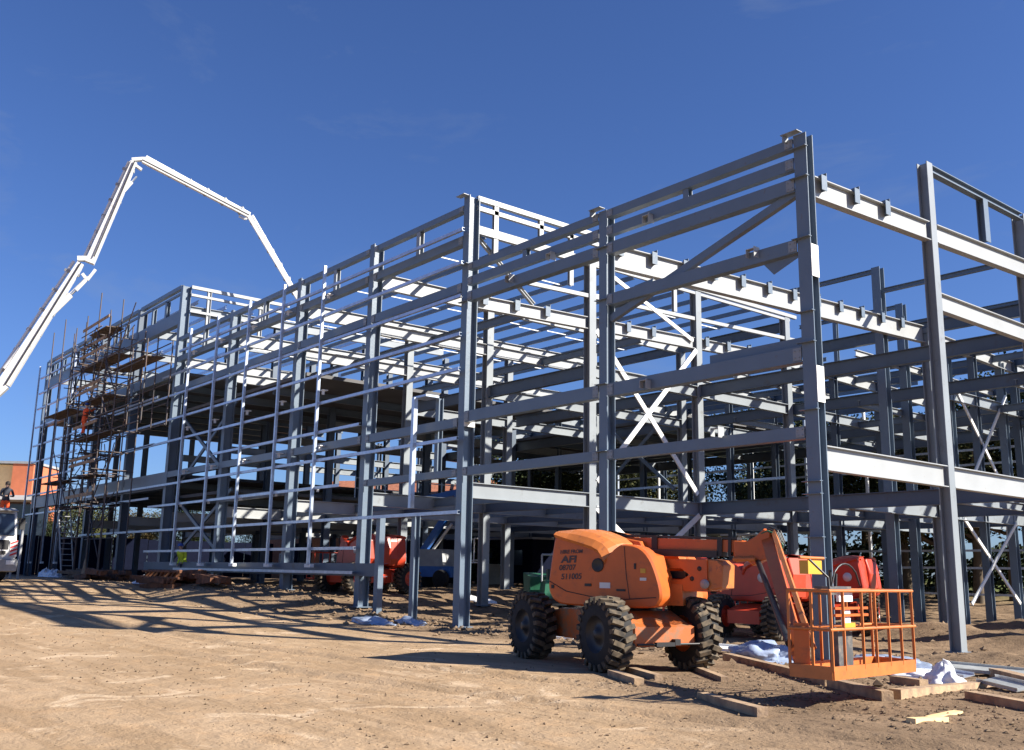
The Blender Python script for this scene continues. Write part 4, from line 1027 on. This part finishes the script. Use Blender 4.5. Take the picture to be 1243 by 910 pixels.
pile('rusty_formwork', -47.5, 14.6, 18, 2.4, 'rust', 'lower heap of rusty brown pieces nearer the scaffold', 'formwork', 5, .09, True, -.1, .8)
pile('timber_stack', -51.0, 14.5, 12, 3.2, 'board', 'stack of dark boards by the scaffold foot', 'timber', 6, .07, True, .05, .5)
pile('rusty_plate_stack', -36.0, 15.0, 7, 2.4, 'rust', 'small flat stack of rusty plates at the right end of the rusty heaps', 'plates', 9, .09, True, -.05, .3)
cone = MB().lathe((-49.6, 14.2, gz(-49.6, 14.2)+.0), (0, 0, 1), [(0, .28), (.05, .28), (.06, .17), (.5, .09), (.95, .03), (.96, 0)], 14)
single('traffic_cone', cone, 'timber', (-49.6, 14.2, gz(-49.6, 14.2)), 'dusty orange cone standing on the rusty heap near the scaffold', 'cone')
# reinforcement comb
rc = MB(); z0 = gz(-38.6, 14.9)
for k in range(9): rc.bar((-41.5+k*.42, 14.2, z0+.05), (-41.1+k*.42, 14.35, z0+.55), .15, .06)
rc.tube((-41.8, 14.3, z0+.5), (-37.6, 14.3, z0+.5), .05).tube((-41.8, 14.25, z0+.25), (-37.6, 14.25, z0+.25), .05)
single('rusty_rack', rc, 'rust', (-39.6, 14.3, z0), 'row of slanting rusty brown bars in front of the bottom rail', 'rack')
# pale concrete kerb blocks behind
for i, (px, py, l) in enumerate(((600, 690, 2.6), (650, 690, 2.2))):
    b = onD(px, py, 62); z = gz(b.x, b.y)
    single('concrete_block', MB().box((b.x, b.y, z+.6), (3.4, .8, 1.3), rz=R(-40)).box((b.x, b.y, z+1.28), (3.6, .9, .08), rz=R(-40)), 'concrete', (b.x, b.y, z), ('pale concrete block left' if i == 0 else 'pale concrete block right')+' of the thin interior column behind the frame', 'concrete block', 'pale blocks behind the frame')

# rubble: too many clods to count
rd = random.Random(21); rub = MB()
def clod(x, y, s_):
    z = gz(x, y)+s_*.25; q = []
    for i in range(6):
        d = [(1, 0, 0), (-1, 0, 0), (0, 1, 0), (0, -1, 0), (0, 0, 1), (0, 0, -1)][i]
        k = s_*rd.uniform(.55, 1.2); q.append((x+d[0]*k+rd.uniform(-.2, .2)*s_, y+d[1]*k+rd.uniform(-.2, .2)*s_, z+d[2]*k*.75))
    rub.add(q, [(0, 2, 4), (2, 1, 4), (1, 3, 4), (3, 0, 4), (2, 0, 5), (1, 2, 5), (3, 1, 5), (0, 3, 5)])
for k in range(5200):
    x = rd.uniform(-46, -3); y = rd.choice((rd.gauss(16.0, .7), rd.uniform(12.5, 34), rd.gauss(18, 1.5)))
    if y < 12.4 and rd.random() < .8: continue
    clod(x, y, rd.choice((.02, .03, .035, .05, .07))*rd.uniform(.6, 1.5))
for k in range(1500):
    x = rd.uniform(-10.5, -4); y = rd.uniform(9.5, 14); clod(x, y, rd.uniform(.008, .035))
for k in range(2400):
    y = 4+abs(rd.gauss(0, 4)); x = rd.uniform(-26, -1.5); clod(x, y, rd.choice((.004, .006, .009, .013, .02))*rd.uniform(.7, 1.4))
tag(rub.build('rubble', 'stone'), 'loose clods and stones scattered over the dug soil', None, None, 'stuff')

# ------------------------------------------------------------------ surroundings
def houseblock(c, L_, W_, h, rz, wallm, name, label, gable=True, roofm='rooft'):
    t = empty(name, c, rz, label, 'building')
    MB().box((0, 0, h/2), (L_, W_, h)).build('wall', wallm, t)
    if gable:
        mb = MB(); o = .5
        mb.add([(-L_/2-o, -W_/2-o, h), (L_/2+o, -W_/2-o, h), (L_/2+o, W_/2+o, h), (-L_/2-o, W_/2+o, h), (-L_/2-o, 0, h+W_*.42), (L_/2+o, 0, h+W_*.42)],
               [(0, 1, 5, 4), (3, 4, 5, 2), (0, 4, 3), (1, 2, 5), (0, 3, 2, 1)]); mb.build('roof', roofm, t)
        n = int(L_/3)
        for k in range(n):
            x = -L_/2+(k+.5)*L_/n
            for z in (1.5, 4.2):
                if z > h-.8: continue
                w = MB().box((x, -W_/2-.02, z), (1.2, .1, 1.1)).build('window', 'white', t); MB().box((x, -W_/2-.06, z), (1.0, .08, .9)).build('pane', 'glass', w)
    return t
b = onD(612, 655, 84); houseblock((b.x, b.y, gz(b.x, b.y)), 12, 8, 4.2, R(45), 'wallb', 'brick_house', 'brick house with terracotta roof behind the thin interior column')
b = onD(515, 660, 76); houseblock((b.x-2, b.y, gz(b.x, b.y)), 13, 8, 4.6, R(35), 'wallb', 'brick_house', 'brick house seen between the red and the blue lift')
b = onD(440, 660, 86); houseblock((b.x, b.y, gz(b.x, b.y)), 14, 8, 4.6, R(35), 'wallb', 'brick_house', 'brick house low behind the left bays of the frame')
# orange and cream building with flat canopy at the far left
b = onD(18, 690, 92); t = empty('brick_building', (b.x, b.y, .8), R(54), 'orange and cream clad building behind the far left end of the frame', 'building')
MB().box((1.0, 0, 5.0), (1.9, 6, 10.0)).build('orange_wall', 'brick', t); MB().box((-5.9, 0.4, 4.95), (11.9, 6, 9.9)).build('cream_wall', 'cream', t)
MB().box((-4.8, 0.2, 10.1), (13.8, 6.6, .22)).build('roof_edge', 'grey', t)
MB().box((-3.0, -5.0, 6.6), (14, 4, .40)).build('canopy', 'white', t)
MB().box((-3.0, -3.3, 3.2), (13.6, .2, 6.2)).build('glazed_front', 'glass', t)
# blue hoarding
hf = empty('hoarding_fence', (-58, 36, gz(-58, 36)), 0, 'dark blue site hoarding running behind the left bays', 'fence')
hp = []
for k in range(9): hp.append((-52-3.0*k, 38.0, 2.96, .06))
for k in range(12): hp.append((-79, 7.0+2.7*k, .06, 2.66))
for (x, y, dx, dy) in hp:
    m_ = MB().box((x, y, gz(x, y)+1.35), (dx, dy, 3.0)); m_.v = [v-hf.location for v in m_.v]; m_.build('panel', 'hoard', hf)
# welfare cabins parked on site, seen dark through the bays
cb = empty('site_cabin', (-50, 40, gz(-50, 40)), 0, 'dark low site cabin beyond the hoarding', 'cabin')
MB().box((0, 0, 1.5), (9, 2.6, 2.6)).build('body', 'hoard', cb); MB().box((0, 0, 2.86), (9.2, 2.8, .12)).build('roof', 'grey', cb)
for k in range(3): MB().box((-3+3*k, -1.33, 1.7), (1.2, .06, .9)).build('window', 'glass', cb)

# ------------------------------------------------------------------ trees
def tree_meshes(seed, H, Rw, leaf, nleaf=17000, dens=1.):
    rd = random.Random(seed); tk = MB()
    def limb(a, b, r0, r1): tk.tube(a, b, r0, 7, r1, caps=False)
    top = Vector((rd.uniform(-.4, .4), rd.uniform(-.4, .4), H*.55)); mid = Vector((rd.uniform(-.2, .2), rd.uniform(-.2, .2), H*.25))
    limb(Vector((0, 0, -.3)), mid, .28, .22); limb(mid, top, .22, .12)
    cl = []
    for k in range(15):
        u = rd.uniform(.22, 1); st = mid.lerp(top, max(0, u-.1)); a = rd.uniform(0, 6.283); rr = Rw*rd.uniform(.45, .92)*(1.05-.55*abs(u-.45))
        e = Vector((cos(a)*rr, sin(a)*rr, H*(.25+.58*u)+rd.uniform(-.3, .8))); m_ = st.lerp(e, .5)+Vector((0, 0, .3))
        limb(st, m_, .10, .07); limb(m_, e, .07, .03); cl.append((e, rd.uniform(.9, 1.7)*Rw/4.2)); cl.append((m_, rd.uniform(.8, 1.2)*Rw/4.2))
    for k in range(5): cl.append((Vector((rd.uniform(-.35, .35)*Rw, rd.uniform(-.35, .35)*Rw, H*rd.uniform(.78, .93))), rd.uniform(.8, 1.4)*Rw/4.2))
    lf = MB(); V = []; F = []
    for k in range(nleaf):
        c, r_ = rd.choice(cl)
        d = Vector((rd.gauss(0, 1), rd.gauss(0, 1), rd.gauss(0, .8))); d = d.normalized()*r_*(rd.random()**.42)
        p = c+d; s_ = rd.uniform(.05, .14)
        n_ = Vector((rd.gauss(0, 1), rd.gauss(0, 1), rd.gauss(.4, 1))).normalized(); x = n_.orthogonal().normalized(); x = Matrix.Rotation(rd.uniform(0, 6.28), 3, n_)@x; y = n_.cross(x)
        i = len(V); V += [p-x*s_, p-y*s_*.6, p+x*s_, p+y*s_*.6]; F.append((i, i+1, i+2, i+3))
    lf.v = V; lf.f = F; lf.sm = [False]*len(F)
    return tk, lf
protos = []
for k, (H, Rw, lm) in enumerate(((11.5, 4.6, 0), (10.5, 4.8, 1), (12.5, 4.4, 0), (9.0, 4.2, 2))):
    tk, lf = tree_meshes(50+k, H, Rw, lm)
    t = empty('tree', (0, 0, 0)); tk.build('trunk', 'bark', t); lf.build('crown', LEAF[lm], t); protos.append((t, H))
# px, depth, height scale, proto
TR = [(655, 66, 1.05, 0, 'dark tree filling the gap just left of the second front column'),
      (690, 72, .95, 2, 'tall dark tree beside the second front column, behind its left'),
      (625, 78, .62, 1, 'small olive tree behind the thin interior column'),
      (745, 66, .92, 1, 'olive tree seen low through the bright cross brace'),
      (785, 72, .95, 1, 'olive tree right of centre of the bright cross brace'),
      (825, 76, .90, 3, 'brownish autumn tree behind the white interior column'),
      (868, 80, .55, 0, 'low dark tree in the gap of sky right of the white column'),
      (925, 66, .82, 0, 'dark tree left of the corner column with open sky beside it'),
      (965, 64, .90, 2, 'dark tree directly behind the corner column'),
      (1010, 60, .78, 1, 'olive tree just right of the corner column'),
      (1050, 62, .80, 0, 'dark tree between the corner column and the rear column pair'),
      (1100, 56, .88, 1, 'olive tree behind the rear column pair'),
      (1140, 54, .86, 3, 'autumn tinted tree left of the right hand column'),
      (1185, 52, .84, 1, 'olive tree behind the right cross brace'),
      (1230, 52, .90, 0, 'dark tree at the right edge behind the frame'),
      (1275, 50, .9, 2, 'dark tree just beyond the right edge'),
      (585, 84, .60, 1, 'low olive tree left of the thin interior column'),
      (550, 88, .50, 0, 'low dark tree beyond the third column'),
      (410, 92, .50, 0, 'low dark tree behind the red lift in the left bays'),
      (330, 88, .55, 1, 'low olive tree behind the bottom rail'),
      (230, 84, .60, 0, 'dark tree behind the rusty heap and hoarding'),
      (170, 84, .62, 3, 'brownish tree behind the hoarding near the scaffold'),
      (110, 88, .62, 1, 'olive tree behind the scaffold stair'),
      (60, 92, .60, 0, 'dark tree behind the far left corner of the frame'),
      (720, 80, .9, 0, 'dark tree hidden mostly by the second front column')]
used = set()
for k, (px, dep, s_, pi, lab) in enumerate(TR):
    b = onD(px, 690, dep); pr, H = protos[pi]
    if px > 900: s_ *= 1.15
    t = pr if pi not in used else copy_tree(pr); used.add(pi)
    t.location = (b.x, b.y, gz(b.x, b.y)-.1); t.rotation_euler = (0, 0, k*1.37); t.scale = (s_*1.15, s_*1.15, s_)
    tag(t, lab, 'tree', 'trees beyond the frame')
# hedge as undergrowth
rdh = random.Random(77); hv = MB(); V = []; F = []
for k in range(26000):
    u = rdh.random(); px = 40+1230*u
    if px < 560 and rdh.random() < .6: continue
    dep = 62 if px > 560 else 92
    p = onD(px, 690, dep+rdh.uniform(-1.2, 1.2)-max(0, px-900)*.02)
    hh = 2.4+1.2*noise.noise(Vector((px*.02, 0, 0)))
    p.z = gz(p.x, p.y)+hh*rdh.random()**.8
    s_ = rdh.uniform(.08, .22); n_ = Vector((rdh.gauss(0, 1), rdh.gauss(0, 1), rdh.gauss(.4, 1))).normalized(); x = n_.orthogonal().normalized(); y = n_.cross(x)
    i = len(V); V += [p-x*s_, p-y*s_*.6, p+x*s_, p+y*s_*.6]; F.append((i, i+1, i+2, i+3))
hv.v = V; hv.f = F; hv.sm = [False]*len(F)
tag(hv.build('undergrowth', LEAF[0]), 'low bushes and scrub behind the frame', None, None, 'stuff')

# ------------------------------------------------------------------ sky, sun, camera
w = bpy.data.worlds.new('World'); scn.world = w; w.use_nodes = True
nt = w.node_tree; bg = nt.nodes['Background']; sky = nt.nodes.new('ShaderNodeTexSky'); sky.sky_type = 'NISHITA'; sky.sun_disc = False
SD = Vector((1.37, 1.02, 1.08)).normalized(); EL = math.asin(SD.z); AZ = math.atan2(SD.x, SD.y)
sky.sun_elevation = EL; sky.sun_rotation = AZ; sky.altitude = 100; sky.air_density = 1.0; sky.dust_density = .5; sky.ozone_density = 3.5
tcw = nt.nodes.new('ShaderNodeTexCoord'); mpw = nt.nodes.new('ShaderNodeMapping'); mpw.inputs['Scale'].default_value = (1.2, 2.0, 5.0)
nt.links.new(tcw.outputs['Generated'], mpw.inputs['Vector'])
nw = nt.nodes.new('ShaderNodeTexNoise'); nw.inputs['Scale'].default_value = 2.6; nw.inputs['Detail'].default_value = 7; nw.inputs['Roughness'].default_value = .6; nw.inputs['Distortion'].default_value = .4
nt.links.new(mpw.outputs['Vector'], nw.inputs['Vector'])
rw = nt.nodes.new('ShaderNodeMapRange'); rw.inputs['From Min'].default_value = .56; rw.inputs['From Max'].default_value = .85; rw.inputs['To Max'].default_value = .35
nt.links.new(nw.outputs['Fac'], rw.inputs['Value'])
mxs = nt.nodes.new('ShaderNodeMix'); mxs.data_type = 'RGBA'; mxs.blend_type = 'MULTIPLY'; mxs.inputs['Factor'].default_value = 1
nt.links.new(sky.outputs[0], mxs.inputs['A']); mxs.inputs['B'].default_value = (.575, .735, 1.12, 1)
mcl = nt.nodes.new('ShaderNodeMix'); mcl.data_type = 'RGBA'; nt.links.new(rw.outputs[0], mcl.inputs['Factor'])
nt.links.new(mxs.outputs['Result'], mcl.inputs['A']); mcl.inputs['B'].default_value = (2.6, 3.1, 3.9, 1)
nt.links.new(mcl.outputs['Result'], bg.inputs[0]); bg.inputs[1].default_value = .05
sl_ = bpy.data.lights.new('sun', 'SUN'); sl_.energy = 5.0; sl_.angle = R(.53); sl_.color = (1, .93, .82)
so = bpy.data.objects.new('sun', sl_); COL.objects.link(so); so.rotation_euler = (-SD).to_track_quat('-Z', 'Y').to_euler(); so.location = (0, 0, 40)
cam = bpy.data.cameras.new('camera'); cam.sensor_width = 36; cam.lens = FPX/1243*36; cam.clip_end = 4000; cam.clip_start = .05
co = bpy.data.objects.new('camera', cam); COL.objects.link(co)
rm = Matrix((_r2, _u2, -_f)).transposed().to_4x4(); rm.translation = EYE; co.matrix_world = rm
scn.camera = co
vs = scn.view_settings; vs.view_transform = 'Standard'; vs.look = 'None'; vs.exposure = 1.3; vs.gamma = 1; vs.use_curve_mapping = False
